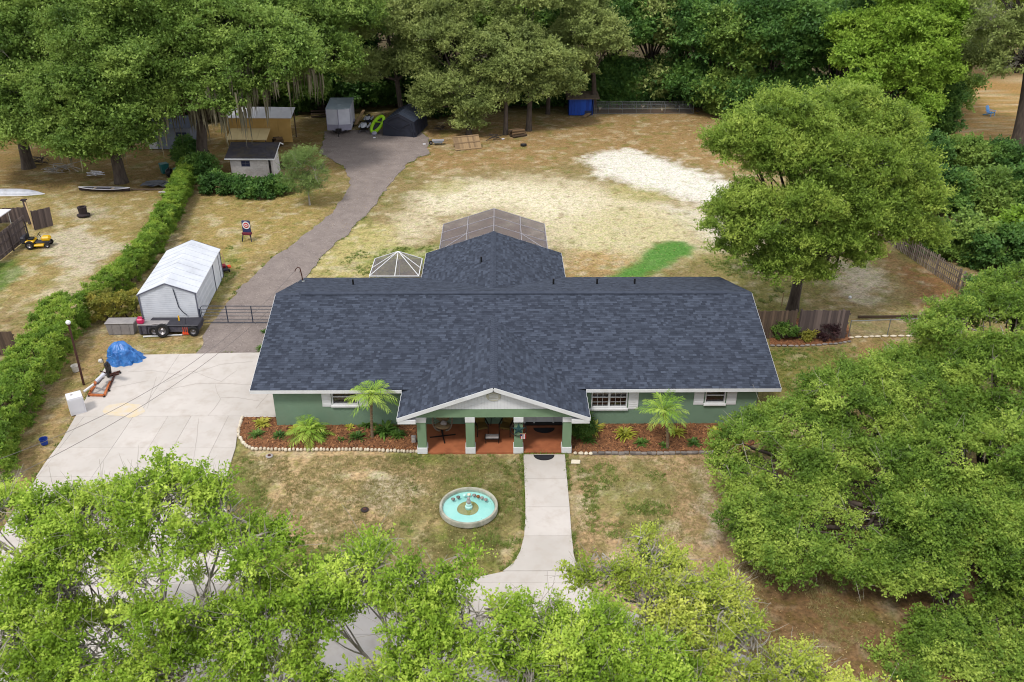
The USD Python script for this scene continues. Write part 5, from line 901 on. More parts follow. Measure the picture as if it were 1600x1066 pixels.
t = thing('footstool', 'low footstool with a pale grey top before the porch chairs', 'stool', G(769, 690, .07)); M().rbox((0, 0, .3), (.62, .34, .05), .015).build('top', 'plate_grey', t); M().box((0, 0, .268), (.7, .42, .03)).build('frame', 'dark_metal', t)
for sx in (-.3, .3):
    for sy in (-.16, .16): M().tube([(sx, sy, 0), (sx, sy, .26)], .016, 6).build('leg', 'dark_metal', t)
# star wreath and little flag on the third column
c = np.array([.06, CY-.235, 1.36]); t = thing('star_wreath', 'dark metal star inside a ring hanging on the third porch column', 'wall ornament', c)
M().tube([(.36*math.cos(a), -.02, .36*math.sin(a)) for a in np.linspace(0, 2*math.pi, 25)], .022, 6, cap=False).build('ring', 'dark_metal', t)
mm = M()
for k in range(5):
    a = math.pi/2+k*1.2566; q = lambda r, i: (r*math.cos(i), -.02, r*math.sin(i)); mm.add([(0, -.07, 0), q(.34, a), q(.13, a+.628), q(.13, a-.628)], [[0, 2, 1], [0, 1, 3]])
mm.build('star', 'teal_paint', t)
t = thing('small_flag', 'small striped flag with a blue corner below the star ornament', 'flag', c+[.22, -.05, -.34]); M().tube([(-.16, 0, .12), (.12, -.12, .24)], .01, 5).build('staff', 'pale_wood', t)
for k in range(7):
    x0 = -.14+k*.036; M().box((x0+.018, -.06-.02*(k % 2), .02), (.0355, .008, .26)).build('stripe', 'red_cloth' if k % 2 == 0 else 'white_cloth', t)
M().box((-.09, -.085, .10), (.11, .006, .1)).build('canton', 'blue_cloth', t)
t = thing('meter_box', 'small pale box on the mulch left of the first porch column', 'utility box', G(647, 692)); M().rbox((0, 0, .2), (.22, .16, .4), .02).build('case', 'plate_grey', t); M().rbox((0, -.085, .27), (.14, .02, .14), .01).build('cover', 'cream', t)

# ------------------------------------------------------------ left of the drive
rz = math.atan2(.079, .997); W2, LEN, EZ, AZ = 1.63, 6.85, 1.96, 2.64
t = thing('metal_shed', 'white metal garden shed with a low gable roof beside the gravel drive', 'shed', (-20.42, 11.5, 0), rz)
fw = M().wall([(-W2, .05), (W2, .05), (W2, EZ), (0, AZ-.03), (-W2, EZ)], (0, 0), (1, 0), .04).build('front_wall', 'metal_white', t)
for k in range(19):
    z = .1+k*.128; hw2 = W2-.03 if z < EZ-.03 else max(0, (AZ-.06-z)/(AZ-EZ)*W2)
    if hw2 > .1: M().hull([(-hw2, -.002, z), (hw2, -.002, z), (-hw2, -.009, z+.012), (hw2, -.009, z+.012), (-hw2, -.002, z+.118), (hw2, -.002, z+.118)]).build('siding', 'metal_white', fw)
M().wall([(-W2, .05), (W2, .05), (W2, EZ), (0, AZ-.03), (-W2, EZ)], (0, LEN-.04), (1, LEN-.04), .04).build('back_wall', 'metal_white', t)
for s in (-1, 1):
    sw = M().box((s*(W2-.02), LEN/2, EZ/2), (.04, LEN-.09, EZ-.06)).build('side_wall', 'metal_white', t)
    for k in range(23): M().box((s*(W2+.006), .3+k*.285, EZ/2), (.012, .05, EZ-.12)).build('rib', 'metal_white', sw)
    n = 9
    for k in range(n):
        y0, y1 = -.06+k*(LEN+.12)/n, -.06+(k+1)*(LEN+.12)/n; rp = M().hull([(0, y0, AZ), (0, y1-.006, AZ), (s*(W2+.08), y0, EZ-.02), (s*(W2+.08), y1-.006, EZ-.02), (0, y0, AZ+.02), (0, y1-.006, AZ+.02), (s*(W2+.08), y0, EZ), (s*(W2+.08), y1-.006, EZ)]).build('roof_panel', 'metal_white', t)
        M().beam((0, y0+.02, AZ+.03), (s*(W2+.08), y0+.02, EZ+.01), .03, .03).build('seam', 'metal_white', rp)
    M().beam((s*(W2+.085), -.07, EZ-.03), (s*(W2+.085), LEN+.07, EZ-.03), .02, .06).build('eave_trim', 'metal_white', t)
    M().beam((s*(W2+.08), -.075, EZ-.025), (0, -.075, AZ-.005), .02, .07).build('gable_trim', 'metal_trim', t); M().beam((s*(W2+.08), LEN+.075, EZ-.025), (0, LEN+.075, AZ-.005), .02, .07).build('gable_trim', 'metal_trim', t)
    for y in (-.02, LEN+.02): M().beam((s*W2, y, .0), (s*W2, y, EZ-.05), .07, .07).build('corner_post', 'metal_trim', t)
d = M().box((W2+.022, 5.35, .96), (.02, 1.5, 1.86)).build('door', 'metal_white', t)
for y in (4.57, 6.13): M().beam((W2+.03, y, .02), (W2+.03, y, 1.93), .05, .03).build('door_trim', 'metal_trim', d)
M().beam((W2+.03, 4.55, 1.94), (W2+.03, 6.15, 1.94), .03, .05).build('door_trim', 'metal_trim', d)
M().tube([(.42, -.06, 2.3), (.5, -.06, 1.6), (.55, -.06, 1.1), (.72, -.06, .8), (.95, -.07, .55)], .025, 5).build('hose', 'gate_blue', t)
def wheel(name, lab, p, r, w, ax, grp=None, parent=None):
    """ax: the axle's direction"""
    ax = unit(np.array(ax, float)); t = parent or thing(name, lab, 'wheel', p, group=grp); o = np.array(p) if parent else np.zeros(3)
    x = unit(np.cross(ax, (.01, 0, 1))); y = np.cross(ax, x); R = np.column_stack([x, y, ax])
    ty = M().lathe([(r*.55, -w*.4), (r*.7, -w/2), (r*.92, -w/2), (r, -w*.3), (r, w*.3), (r*.92, w/2), (r*.7, w/2), (r*.55, w*.4), (r*.55, -w*.4)], 20); ty.v = [v @ R.T+o for v in ty.v]
    rm = M().lathe([(0, w*.2), (r*.15, w*.25), (r*.3, w*.1), (r*.56, w*.35), (r*.56, -w*.35), (r*.3, -w*.1), (r*.15, -w*.25), (0, -w*.2)], 14); rm.v = [v @ R.T+o for v in rm.v]
    if parent: q = ty.build('wheel', 'black_rubber', t); rm.build('rim', 'steel', q)
    else: ty.build('tyre', 'black_rubber', t, smooth=30); rm.build('rim', 'steel', t)
    return t
b = G(272, 522); t = thing('utility_trailer', 'low dark truck bed trailer parked across the front of the white shed', 'trailer', b)
M().rbox((.05, .35, .62), (3.0, 1.1, .07), .03).build('cover', 'bed_dark', t); M().rbox((.05, .35, .38), (2.9, 1.0, .4), .05).build('bed', 'boxbed', t)
for sx in (-1.0, 1.25): wheel('', '', (sx, -.22, .3), .31, .2, (0, 1, 0), parent=t)
M().beam((-1.5, .35, .3), (-2.1, .35, .3), .07, .07).build('tongue', 'dark_metal', t); M().tube([(-1.2, -.12, .68), (-.9, -.15, .74), (-.5, -.15, .70), (-.3, -.1, .78)], .03, 6).build('strap', 'plate_grey', t)
for sx in (-1.44, 1.53): M().rbox((sx, .35, .52), (.05, 1.04, .24), .015).build('tailgate', 'bed_dark', t)
b = G(240, 524); t = thing('storage_box', 'dark grey plastic box with ribs below the pink jug', 'storage box', b)
M().rbox((0, .3, .32), (1.65, .55, .6), .04).build('body', 'boxbed', t); M().rbox((0, .3, .65), (1.72, .6, .06), .02).build('lid', 'deckbox', t)
for k in range(5): M().box((-.66+k*.33, .015, .3), (.06, .03, .5)).build('rib', 'bed_dark', t)
jb = b+[-.68, .22, .68]; t = thing('fuel_jug', 'bright pink plastic jug on top of the dark storage box', 'jug', jb); M().rbox((0, 0, .16), (.38, .3, .32), .06).build('body', 'pink_plastic', t); M().tube([(-.12, 0, .31), (-.1, 0, .4), (.1, 0, .4), (.12, 0, .31)], .03, 6).build('handle', 'pink_plastic', t); M().tube([(.15, 0, .3), (.26, -.03, .37)], .035, 6).build('spout', 'bed_dark', t)
wheel('spare_wheel', 'large black spare wheel leaning against the dark storage box', G(256, 525)+[0, -.05, .38], .40, .24, (.1, -1, .25))
b = G(291, 524); t = thing('shovel_scoop', 'bright orange plastic scoop leaning by the trailer', 'scoop', b); M().hull([(-.2, 0, .05), (.22, 0, .05), (-.24, .1, .55), (.26, .1, .55), (-.2, .12, .05), (.22, .12, .05), (-.24, .2, .5), (.26, .2, .5)]).build('blade', 'orange_plastic', t); M().tube([(0, .1, .45), (.0, .3, .95)], .03, 6).build('handle', 'bed_dark', t)
for k in (-.12, 0, .12): M().box((k, .01, .3), (.03, .03, .44)).build('rib', 'orange_plastic', t)
b = G(283, 518); t = thing('splitting_maul', 'yellow handled maul leaning against the trailer bed', 'tool', b); M().beam((0, 0, .1), (-.06, .18, .95), .08, .05).build('handle', 'mower_yellow', t); M().rbox((0, -.02, .08), (.12, .26, .14), .02).build('head', 'dark_metal', t)
p0, p1 = G(224, 527), G(285, 524); M().beam(p0+[0, 0, .04], p1+[0, 0, .04], .09, .05).build('board', 'white_paint', label='long white board lying in front of the storage box', cat='board')
b = G(190, 523); t = thing('deck_box', 'light grey resin deck box between the hedge and the trailer', 'storage box', b, .03)
M().hull([(-.72, 0, 0), (.72, 0, 0), (-.8, -.02, .68), (.8, -.02, .68), (-.72, .62, 0), (.72, .62, 0), (-.8, .68, .68), (.8, .68, .68)]).build('body', 'deckbox', t); M().rbox((0, .33, .73), (1.72, .78, .09), .04).build('lid', 'deckbox', t)
for k in (-.5, 0, .5): M().beam((k, -.005, .05), (k, -.03, .66), .05, .03).build('rib', 'deckbox', t)
b = G(122, 643); t = thing('washing_machine', 'white washing machine cabinet standing at the edge of the concrete drive', 'appliance', b, .55)
M().rbox((0, .0, .47), (.72, .70, .92), .03).build('cabinet', 'appliance', t); M().rbox((0, 0, .945), (.70, .68, .03), .01).build('top', 'appliance', t); M().lathe([(0, .96), (.06, .96), (.06, .975), (0, .975)], 10, (-.1, .08, 0)).build('knob', 'plate_grey', t); M().box((0, -.352, .5), (.6, .012, .72)).build('front_panel', 'appliance', t)
for sx in (-.3, .3):
    for sy in (-.28, .28): M().box((sx, sy, .01), (.05, .05, .03)).build('foot', 'dark_metal', t)
# engine hoist
o = G(150, 612); hoist = thing('engine_hoist', 'rusty orange engine hoist with a white ram at the drive edge', 'hoist', o); q = lambda x, y, z=0: G(x, y, z)-o
for a, b, mt in ((q(138, 617, .1), q(163, 618, .1), 'orange_paint'), (q(163, 618, .1), q(172, 597, .1), 'orange_paint'), (q(139, 617, .1), q(150, 596, .1), 'orange_paint')): M().beam(a, b, .1, .1).build('base_leg', mt, hoist)
M().beam(q(146, 604, .1), q(149, 598, .75), .1, .1).build('mast', 'orange_paint', hoist); M().beam(q(141, 612, .15), q(148, 604, .7), .07, .07).build('brace', 'orange_paint', hoist)
M().tube([q(131, 612, .4), q(150, 598, .55)], .06, 8).build('handle', 'white_paint', hoist); M().tube([q(150, 596, .55), q(163, 584, .75)], .09, 8).build('ram', 'trailer_white', hoist); M().beam(q(152, 600, .4), q(167, 582, .5), .1, .09).build('boom', 'steel', hoist)
for a in ((139, 619), (163, 620), (172, 599)): M().ball(q(*a, .05), .06).build('caster', 'black_rubber', hoist)
o = G(172, 592); st = thing('engine_stand', 'brown metal stand with a tall dark belt frame by the blue tarp', 'stand', o); q = lambda x, y, z=0: G(x, y, z)-o
for a, b in ((q(169, 609, .08), q(181, 582, .08)), (q(166, 587, .1), q(188, 580, .1)), (q(168, 588, .08), q(186, 584, .08))): M().beam(a, b, .08, .08).build('base_leg', 'rust', st)
M().tube([q(169, 588, .1), q(167, 576, .9), q(164.5, 570, 1.35), q(167, 567, 1.45), q(170, 571, 1.2), q(172, 582, .3)], .085, 8).build('belt_frame', 'dark_metal', st); M().tube([q(166, 583, .5), q(156, 580, .7)], .03, 6).build('lever', 'rust', st); M().tube([q(164, 572, 1.1), q(159, 559, 1.3)], .02, 6).build('rod', 'dark_metal', st); M().ball(q(157, 564, 1.0), .11, 2, .2).build('canister', 'bucket_white', st); M().ball(q(160, 589, .45), .13, 2, .2).build('float', 'bucket_white', st)
for a in ((188, 583), (171, 611), (181, 584)): M().ball(q(*a, .05), .06).build('caster', 'black_rubber', st)
# blue tarpaulin over something upright
c = G(195, 564); t = thing('covered_machine', 'crumpled bright blue tarp draped over a machine on the drive', 'tarpaulin', c, .15); na, nv = 72, 26
A_, V_ = np.meshgrid(np.arange(na)*2*math.pi/na, np.linspace(0, 1, nv), indexing='ij'); cr = meshkit.fbm(np.column_stack([np.cos(A_).ravel()*2.6, np.sin(A_).ravel()*2.6, V_.ravel()*3.2]), 4, 9).reshape(na, nv)-.5
r_ = .64*np.sqrt(np.clip(1-V_**2.8, 0, 1))*(1+.55*cr)+.16*(1-V_)**5+(1-V_)**1.3*(.075*np.sin(A_*9+2*V_)+.045*np.sin(A_*17+1))
X_ = r_*np.cos(A_)*1.12-.14*V_+.2*(1-V_)**2*(np.cos(A_) > .3)*np.cos(A_); Y_ = r_*np.sin(A_)*.92; Z_ = 1.18*V_*(1+.5*cr*V_*np.clip(1.05-V_, 0, 1)*2)+.03*np.abs(np.sin(A_*5))*(1-V_)+.012
M().add(np.column_stack([X_.ravel(), Y_.ravel(), Z_.ravel()]), [(i*nv+k, ((i+1) % na)*nv+k, ((i+1) % na)*nv+k+1, i*nv+k+1) for i in range(na) for k in range(nv-1)]).build('tarp', 'blue_tarp', t, smooth=14); M().rbox((-.08, 0, .4), (.5, .4, .6), .05).build('machine', 'dark_metal', t)
def bucket(lab, x, y, r, h, mat):
    t = thing('bucket', lab, 'bucket', G(x, y)); M().lathe([(0, 0.01), (r*.82, 0.01), (r, h), (r*1.05, h), (r*1.05, h-.03), (r*.97, h-.03), (r*.8, .04), (0, .04)], 20).build('pail', mat, t, smooth=35); M().tube([(r*math.cos(a), r*math.sin(a)*.3-.1, h*.85-.1*math.sin(a)) for a in np.linspace(0, math.pi, 9)], .008, 4).build('handle', 'steel', t)
bucket('white plastic bucket beside the hedge behind the lamp post', 119, 580, .2, .36, 'bucket_white'); bucket('small blue bucket on the straw by the drive edge', 70, 694, .18, .32, 'blue_plastic')
b = G(131, 601); t = thing('lamp_post', 'leaning brown metal lamp post with a white globe on top', 'lamp post', b); tp = GY(107.5, 508, b[1])-b; M().tube([(0, 0, -.1), tp*.5, tp], [.06, .055, .05], 8).build('post', 'pole_brown', t); M().lathe([(.05, -.02), (.1, .0), (.1, .04), (0, .05)], 10, tp).build('lamp_cap', 'pole_brown', t); M().ball(tp+[0, 0, .15], .12, 2).build('globe', 'globe', t, smooth=True)
# farm gate
o = G(318, 507); e = G(436, 506); e[1] = o[1]-.06; t = thing('farm_gate', 'blue grey tubular farm gate across the gravel drive', 'gate', o); d = e-o; H = 1.22
M().tube([(0, 0, .14), (0, 0, H-.1), (.1, 0, H), d+[-.1, 0, H], d+[0, 0, H-.1], d+[0, 0, .14], (0, 0, .14)], .025, 6).build('frame', 'gate_blue', t)
for k in range(1, 5): M().tube([(0, 0, .14+k*.215), d+[0, 0, .14+k*.215]], .019, 6).build('rail', 'gate_blue', t)
for fx in (.335, .665): M().beam(d*fx+[0, -.01, .14], d*fx+[0, -.01, H], .06, .03).build('upright', 'gate_blue', t)
M().tube([(-.12, .05, -.1), (-.12, .05, 1.0)], .05, 8).build('post', 'gate_blue', t)
# push mower behind the shed
b = G(350, 424); t = thing('push_mower', 'dark red push mower parked at the far side of the white shed', 'lawn mower', b, .5); M().rbox((0, 0, .2), (.56, .75, .16), .05).build('deck', 'bed_dark', t); M().rbox((0, .05, .38), (.34, .36, .22), .06).build('engine', 'mower_red', t); M().rbox((.38, -.05, .3), (.22, .36, .12), .03).build('chute', 'orange_plastic', t)
for sx in (-.3, .3):
    for sy in (-.3, .3): wheel('', '', (sx, sy, .12), .12, .07, (1, 0, 0), parent=t)
M().tube([(-.22, .3, .25), (-.2, 1.0, .95), (.2, 1.0, .95), (.22, .3, .25)], .016, 6).build('handle', 'mower_red', t)
b = G(388, 376); t = thing('target_stand', 'archery target with red centre on a dark blue stand in the grass', 'target', b, -.15)
for sx in (-.36, .36): M().beam((sx, -.25, 0), (sx*.6, .02, 1.0), .06, .06).build('leg', 'bed_dark', t)
M().beam((0, .5, 0), (0, .04, 1.1), .06, .06).build('leg', 'bed_dark', t); M().rbox((0, 0, 1.05), (.62, .16, 1.0), .04).build('board', 'target_blue', t); M().rbox((0, -.05, .58), (.7, .3, .2), .04).build('arrow_tray', 'maroon', t)
for r, y, mt in ((.29, -.085, 'target_white'), (.2, -.095, 'target_red'), (.12, -.105, 'target_white'), (.06, -.115, 'target_red')):
    mm = M().lathe([(0, 0), (r, 0), (r, .008), (0, .008)], 24); mm.v = [np.column_stack([v[:, 0]+.04, y-v[:, 2], 1.22+v[:, 1]]) for v in mm.v]; mm.build('target_ring', mt, t)

# ------------------------------------------------------------ the neighbour's yard
def plank_fence(lab, a, b, h, w, mat, name='wood_fence', gap=.006, th=.022, rails=True, cat='fence', post=2.4, lean=0.0, jit=.03, group=None, tops='flat'):
    a, b = np.array(a, float), np.array(b, float); t = thing(name, lab, cat, (a[0], a[1], 0), math.atan2(b[1]-a[1], b[0]-a[0]), group=group); L = np.linalg.norm((b-a)[:2]); n = int(L/(w+gap)); y = lambda z: -lean*z
    for k in range(n):
        x = k*(w+gap); hh = h+random.uniform(-jit, jit); o = random.uniform(-.004, .004); P = [(x, o, .03), (x+w, o, .03), (x, o+th, .03), (x+w, o+th, .03)]; tp = [(x, hh), (x+w, hh)] if tops == 'flat' else [(x, hh-w*.5), (x+w/2, hh), (x+w, hh-w*.5)]
        P += [(i, o+y(z), z) for i, z in tp]+[(i, o+th+y(z), z) for i, z in tp]; M().hull(P).build('plank', mat, t)
    if rails:
        for z in (.35, h*.55, h-.25): M().beam((0, th+.03+y(z), z), (L, th+.03+y(z), z), .04, .08).build('rail', mat, t)
    x = 0
    while x <= L+.1: M().beam((min(x, L), th+.10, 0), (min(x, L), th+.10+y(h), h+.02), .09, .09).build('post', mat, t); x += post
    return t
zf = 1.75
plank_fence('weathered board fence end standing left of the driveway hedge', G(-30, 556)+[0, 0, 0], G(33, 556), 1.6, .14, 'old_wood', lean=.1)
plank_fence('dark board fence seen from behind at the left edge of the view', G(43, 373), G(-30, 432), 1.75, .14, 'grey_wood')
plank_fence('open wooden gate panel leaning behind the yellow mower', G(56, 360), G(84, 353), 1.55, .14, 'grey_wood', name='gate_panel', cat='gate', post=9, lean=.12)
plank_fence('grey board fence running off at the far left edge', G(-60, 352), G(46, 347), 1.2, .14, 'grey_wood')
b = G(47, 350); t = thing('fence_post', 'thick dark post at the corner of the grey fence', 'post', b); M().rbox((0, 0, .95), (.2, .2, 1.9), .02).build('post', 'grey_wood', t); M().rbox((0, 0, 1.93), (.42, .3, .1), .03).build('cap', 'planter', t); M().beam((.1, -.1, 1.8), (.75, -1.0, 0), .08, .06).build('brace', 'pale_wood', t)
b = G(0, 372); t = thing('patio_cover', 'white flat cover just showing behind the dark fence', 'canopy', b+[-1.4, 1.5, 0]); M().rbox((0, 0, 1.3), (2.6, 2.2, .08), .02).build('top', 'sheet_white', t)
for sx in (-1.1, 1.1):
    for sy in (-.9, .9): M().tube([(sx, sy, 0), (sx, sy, 1.27)], .03, 6).build('leg', 'white_paint', t)
# yellow riding mower
b = G(63, 386); t = thing('riding_mower', 'yellow and black riding lawn mower by the open gate panel', 'riding mower', b, .15)
M().rbox((-.05, .1, .36), (1.5, .5, .14), .03).build('chassis', 'bed_dark', t); M().rbox((.5, .1, .62), (.62, .52, .34), .1).build('hood', 'mower_yellow', t); M().rbox((-.55, .1, .5), (.62, .86, .16), .06).build('fender', 'mower_yellow', t); M().rbox((-.5, .1, .66), (.42, .46, .12), .05).build('seat', 'black_rubber', t); M().rbox((-.7, .1, .88), (.1, .44, .36), .04).build('seat_back', 'black_rubber', t)
M().rbox((.0, .1, .24), (.8, 1.05, .14), .04).build('mower_deck', 'mower_yellow', t); M().tube([(.22, .1, .6), (.08, .1, .95)], .025, 6).build('steering_column', 'bed_dark', t); M().tube([(.07+.17*math.cos(a)*.5, .1+.19*math.sin(a), .96+.1*math.cos(a)) for a in np.linspace(0, 6.283, 15)], .018, 5, cap=False).build('steering_wheel', 'black_rubber', t)
for sx, sy, r, w in ((-.55, -.36, .3, .24), (-.55, .56, .3, .24), (.6, -.3, .2, .16), (.6, .5, .2, .16)): wheel('', '', (sx, sy, r), r, w, (0, 1, 0), parent=t)
M().rbox((-.98, .1, .62), (.34, .8, .5), .08).build('grass_bagger', 'bed_dark', t)
b = G(131, 338); t = thing('fire_pit', 'dark drum shaped fire pit with a wide brim on the neighbour lawn', 'fire pit', b); M().lathe([(0, 0), (.42, .0), (.5, .1), (.5, .16), (.34, .2), (.3, .26), (.34, .72), (.36, .72), (.36, .78), (.2, .78), (.2, .6), (0, .6)], 20).build('drum', 'planter', t, smooth=35); M().ball((.42, -.25, .1), (.16, .12, .1), 2, .3).build('log', 'dark_metal', t)
def hull_boat(lab, a, b, w, h, mat, name, up=False, rim='sheet_white'):
    a, b = np.array(a), np.array(b); L = np.linalg.norm((b-a)[:2]); t = thing(name, lab, 'boat', (a+b)/2, math.atan2(b[1]-a[1], b[0]-a[0])); mm = M(); n = 21; k = 9; V = []
    for i in range(n):
        f = i/(n-1)*2-1; ww = w/2*max(1-abs(f)**2.6, .03); hh = h*(.85+.3*f*f if up else max(1-abs(f)**3, .05))
        for j in range(k):
            a2 = math.pi*j/(k-1); y = math.cos(a2)*ww; z = math.sin(a2)*hh; V.append((f*L/2, y, (hh-z+.02) if up else z))
    F = [[i*k+j, i*k+j+1, (i+1)*k+j+1, (i+1)*k+j] for i in range(n-1) for j in range(k-1)]; mm.add(V, F).build('hull', mat, t, smooth=True); V = np.array(V).reshape(n, k, 3)
    for j in (0, k-1): M().tube(V[:, j], .035, 5).build('gunwale', rim, t)
    if up:
        for i in (6, 13): M().beam(V[i, 0]+[0, 0, -.05], V[i, -1]+[0, 0, -.05], .18, .03).build('thwart', 'pale_wood', t)
    return t
hull_boat('upturned pale grey boat hull lying at the left edge', G(-40, 303), G(70, 303), 1.1, .42, 'boat_hull', 'upturned_boat')
hull_boat('long narrow open canoe lying on the straw left of the hedge', G(124, 298), G(204, 299), .62, .26, 'planter', 'canoe', True)
M().beam(G(205, 297)+[0, 0, .06], G(262, 297)+[0, 0, .06], .2, .05).build('plank', 'old_wood', label='long dark plank lying in line with the canoe', cat='plank'); M().beam(G(248, 301)+[0, 0, .05], G(264, 301)+[0, 0, .05], .12, .05).build('plank', 'white_paint', label='short white plank beside the long hedge', cat='plank')
b = G(246, 290); t = thing('ground_tarp', 'dark grey tarp spread by the long hedge', 'tarpaulin', b); n = 14; U, V = np.meshgrid(np.linspace(-1, 1, n), np.linspace(-1, 1, n), indexing='ij'); mm = M().add(np.column_stack([(U*1.1+.15*V).ravel(), (V*.8).ravel(), (.06+.3*meshkit.fbm(np.column_stack([U.ravel()*2, V.ravel()*2, U.ravel()*0]), 3, 5))]), [(i*n+j, (i+1)*n+j, (i+1)*n+j+1, i*n+j+1) for i in range(n-1) for j in range(n-1)]); mm.build('sheet', 'tarp_black', t, smooth=True); M().rbox((.3, .2, .12), (.6, .5, .2), .05).build('lump', 'tarp_black', t)
for x, y, lab in ((258, 270, 'pale teal bin lying on its side left of the hedge end'), (281, 277, 'upright teal bin at the end of the long hedge')):
    b = G(x, y); t = thing('plastic_bin', lab, 'bin', b, x*.1); M().hull([(-.28, -.28, 0), (.28, -.28, 0), (-.28, .28, 0), (.28, .28, 0), (-.34, -.34, .8), (.34, -.34, .8), (-.34, .34, .8), (.34, .34, .8)]).build('body', 'teal_bin', t); M().rbox((0, 0, .84), (.74, .74, .08), .03).build('lid', 'teal_bin', t)
b = G(265, 275); t = thing('black_sack', 'black filled sack between the two teal bins', 'sack', b); M().ball((0, 0, .3), (.34, .3, .4), 2, .25).build('sack', 'dark_metal', t, smooth=True); M().ball((.02, 0, .72), .08).build('knot', 'dark_metal', t)
b = G(150, 275); t = thing('folded_frame', 'heap of broken white frames under the dense live oak', 'scrap pile', b)
for k in range(7): a = k*.9; M().beam((-.8*math.cos(a), -.4*math.sin(a), .06+.05*k), (.8*math.cos(a+.3), .4*math.sin(a+.3), .1+.06*k), .1, .05).build('slat', 'sheet_white', t)
def brush(lab, x, y, n, w, mat='log', name='brush_pile'):
    t = thing(name, lab, 'brush pile', G(x, y))
    for k in range(n):
        a, z = random.uniform(0, 3.14), random.uniform(.03, .5); L = random.uniform(.5, 1.1)*w; o = rng.normal(0, .25*w, 3); o[2] = z; d = np.array([math.cos(a), math.sin(a)*.7, random.uniform(-.2, .25)])*L/2; o[2] = max(o[2], abs(d[2])+.04); M().tube([o-d, o+[0, 0, .04], o+d], [.04, .035, .02], 5).build('branch', mat, t)
brush('grey brush pile under the broad live oak', 95, 268, 26, 2.0, 'twig_grey'); brush('dark brush pile with a white scrap farther left', 58, 256, 20, 1.6, 'bark_dark'); brush('low brush heap between the leaning panel and the log pile', 772, 218, 16, 1.3, 'bark_dark')
brush('tangle of dark branches above the metal wheelbarrow', 686, 203, 16, 1.0, 'bark_dark')
# grey shed behind the mossy oak
b = G(268, 233); t = thing('garden_shed', 'blue grey shed with a white door half hidden behind the mossy oak', 'shed', b); M().wall([(-2.1, 0), (2.1, 0), (2.1, 2.2), (-2.1, 2.2)], (0, 0), (1, 0), .1).build('wall', 'far_wall', t); M().box((-2.05, 1.6, 1.1), (.1, 3, 2.2)).build('wall', 'far_wall', t); M().box((2.05, 1.6, 1.1), (.1, 3, 2.2)).build('wall', 'far_wall', t); M().hull([(-2.3, -.3, 2.15), (2.3, -.3, 2.15), (-2.3, 1.6, 2.9), (2.3, 1.6, 2.9), (-2.3, 3.4, 2.15), (2.3, 3.4, 2.15)]).build('roof', 'far_roof', t)
d = M().box((-1.7, -.03, 1.02), (.8, .05, 2.0)).build('door', 'sheet_white', t); M().box((-1.7, -.06, 1.45), (.46, .02, .62)).build('pane', 'navy', d)
for k in (-.08, .08): M().box((-1.7+k, -.075, 1.45), (.03, .01, .62)).build('muntin', 'sheet_white', d)
M().box((1.2, -.02, .9), (1.0, .04, 1.5)).build('opening', 'navy', t)
# little white block building and the tan lean-to
b = G(398, 277); t = thing('pump_house', 'small white block building with a dark shingle roof', 'outbuilding', b, -.02)
wl_ = M().wall(Polygon([(-2.0, 0), (1.78, 0), (1.78, 1.75), (-2.0, 1.75)]).difference(sbox(-1.05, .95, -.25, 1.51)), (0, 0), (1, 0), .15).build('wall', 'block_white', t)
for r in range(8):
    for k in range(10):
        x0 = -2.0+k*.4+(.2 if r % 2 else 0); x1 = min(x0+.39, 1.76); z0 = .02+r*.2
        if x1-x0 > .1 and not (x1 > -1.05 and x0 < -.25 and z0+.19 > .95 and z0 < 1.51): M().rbox(((x0+x1)/2, -.006, z0+.095), (x1-x0, .02, .188), .006).build('block', 'block_white', wl_)
for sx in (-1.93, 1.71): M().box((sx, 1.15, .87), (.14, 2.0, 1.74)).build('wall', 'block_white', t)
w = M().box((-.65, .05, .975), (.8, .08, .05)).box((-.65, .05, 1.485), (.8, .08, .05)).box((-1.03, .05, 1.23), (.05, .08, .46)).box((-.27, .05, 1.23), (.05, .08, .46)).build('window', 'metal_trim', t); M().box((-.65, .06, 1.23), (.72, .02, .46)).build('pane', 'navy', w); M().box((-.65, .045, 1.23), (.72, .02, .03)).build('muntin', 'metal_trim', w); M().box((-.65, .044, 1.23), (.03, .02, .46)).build('muntin', 'metal_trim', w)
M().box((1.5, -.02, .8), (.18, .06, 1.55)).build('downpipe', 'dark_metal', t)
r_ = deck([(-2.35, -.35, 1.76), (2.05, -.35, 1.76), (2.05, 2.05, 2.59), (-2.35, 2.05, 2.59)], .08, 'roof', 'hut_roof', t); slope((-2.35, -.35, 1.76), (1, 0, 0), nrm((0, 2.4, .83)), 4.4, math.hypot(2.4, .83), r_, 'hut_roof', exp=.16)
deck([(2.05, 3.1, 2.19), (-2.35, 3.1, 2.19), (-2.35, 2.06, 2.59), (2.05, 2.06, 2.59)], .08, 'roof', 'hut_roof', t)
M().beam((-2.35, -.37, 1.73), (2.07, -.37, 1.73), .03, .12).build('fascia', 'white_paint', t); M().beam((2.07, -.37, 1.74), (2.07, 2.05, 2.56), .03, .1).build('fascia', 'white_paint', t); M().beam((2.07, 2.05, 2.56), (2.07, 3.1, 2.16), .03, .1).build('fascia', 'white_paint', t)
b = G(408, 226); t = thing('tan_shelter', 'tan panelled shelter with a white sheet roof behind the white block building', 'shelter', b, -.02)
for k in range(5): M().rbox((-2.9+k*1.3, 1.0, 1.2), (1.285, .08, 2.4), .01).build('wall_panel', 'tan_panel', t)
for k in range(5): M().hull([(-3.6+k*1.34, .9, 2.4), (-2.27+k*1.34, .9, 2.4), (-3.6+k*1.34, 3.0, 3.0), (-2.27+k*1.34, 3.0, 3.0), (-3.6+k*1.34, .9, 2.45), (-2.27+k*1.34, .9, 2.45), (-3.6+k*1.34, 3.0, 3.05), (-2.27+k*1.34, 3.0, 3.05)]).build('roof_sheet', 'sheet_white', t)
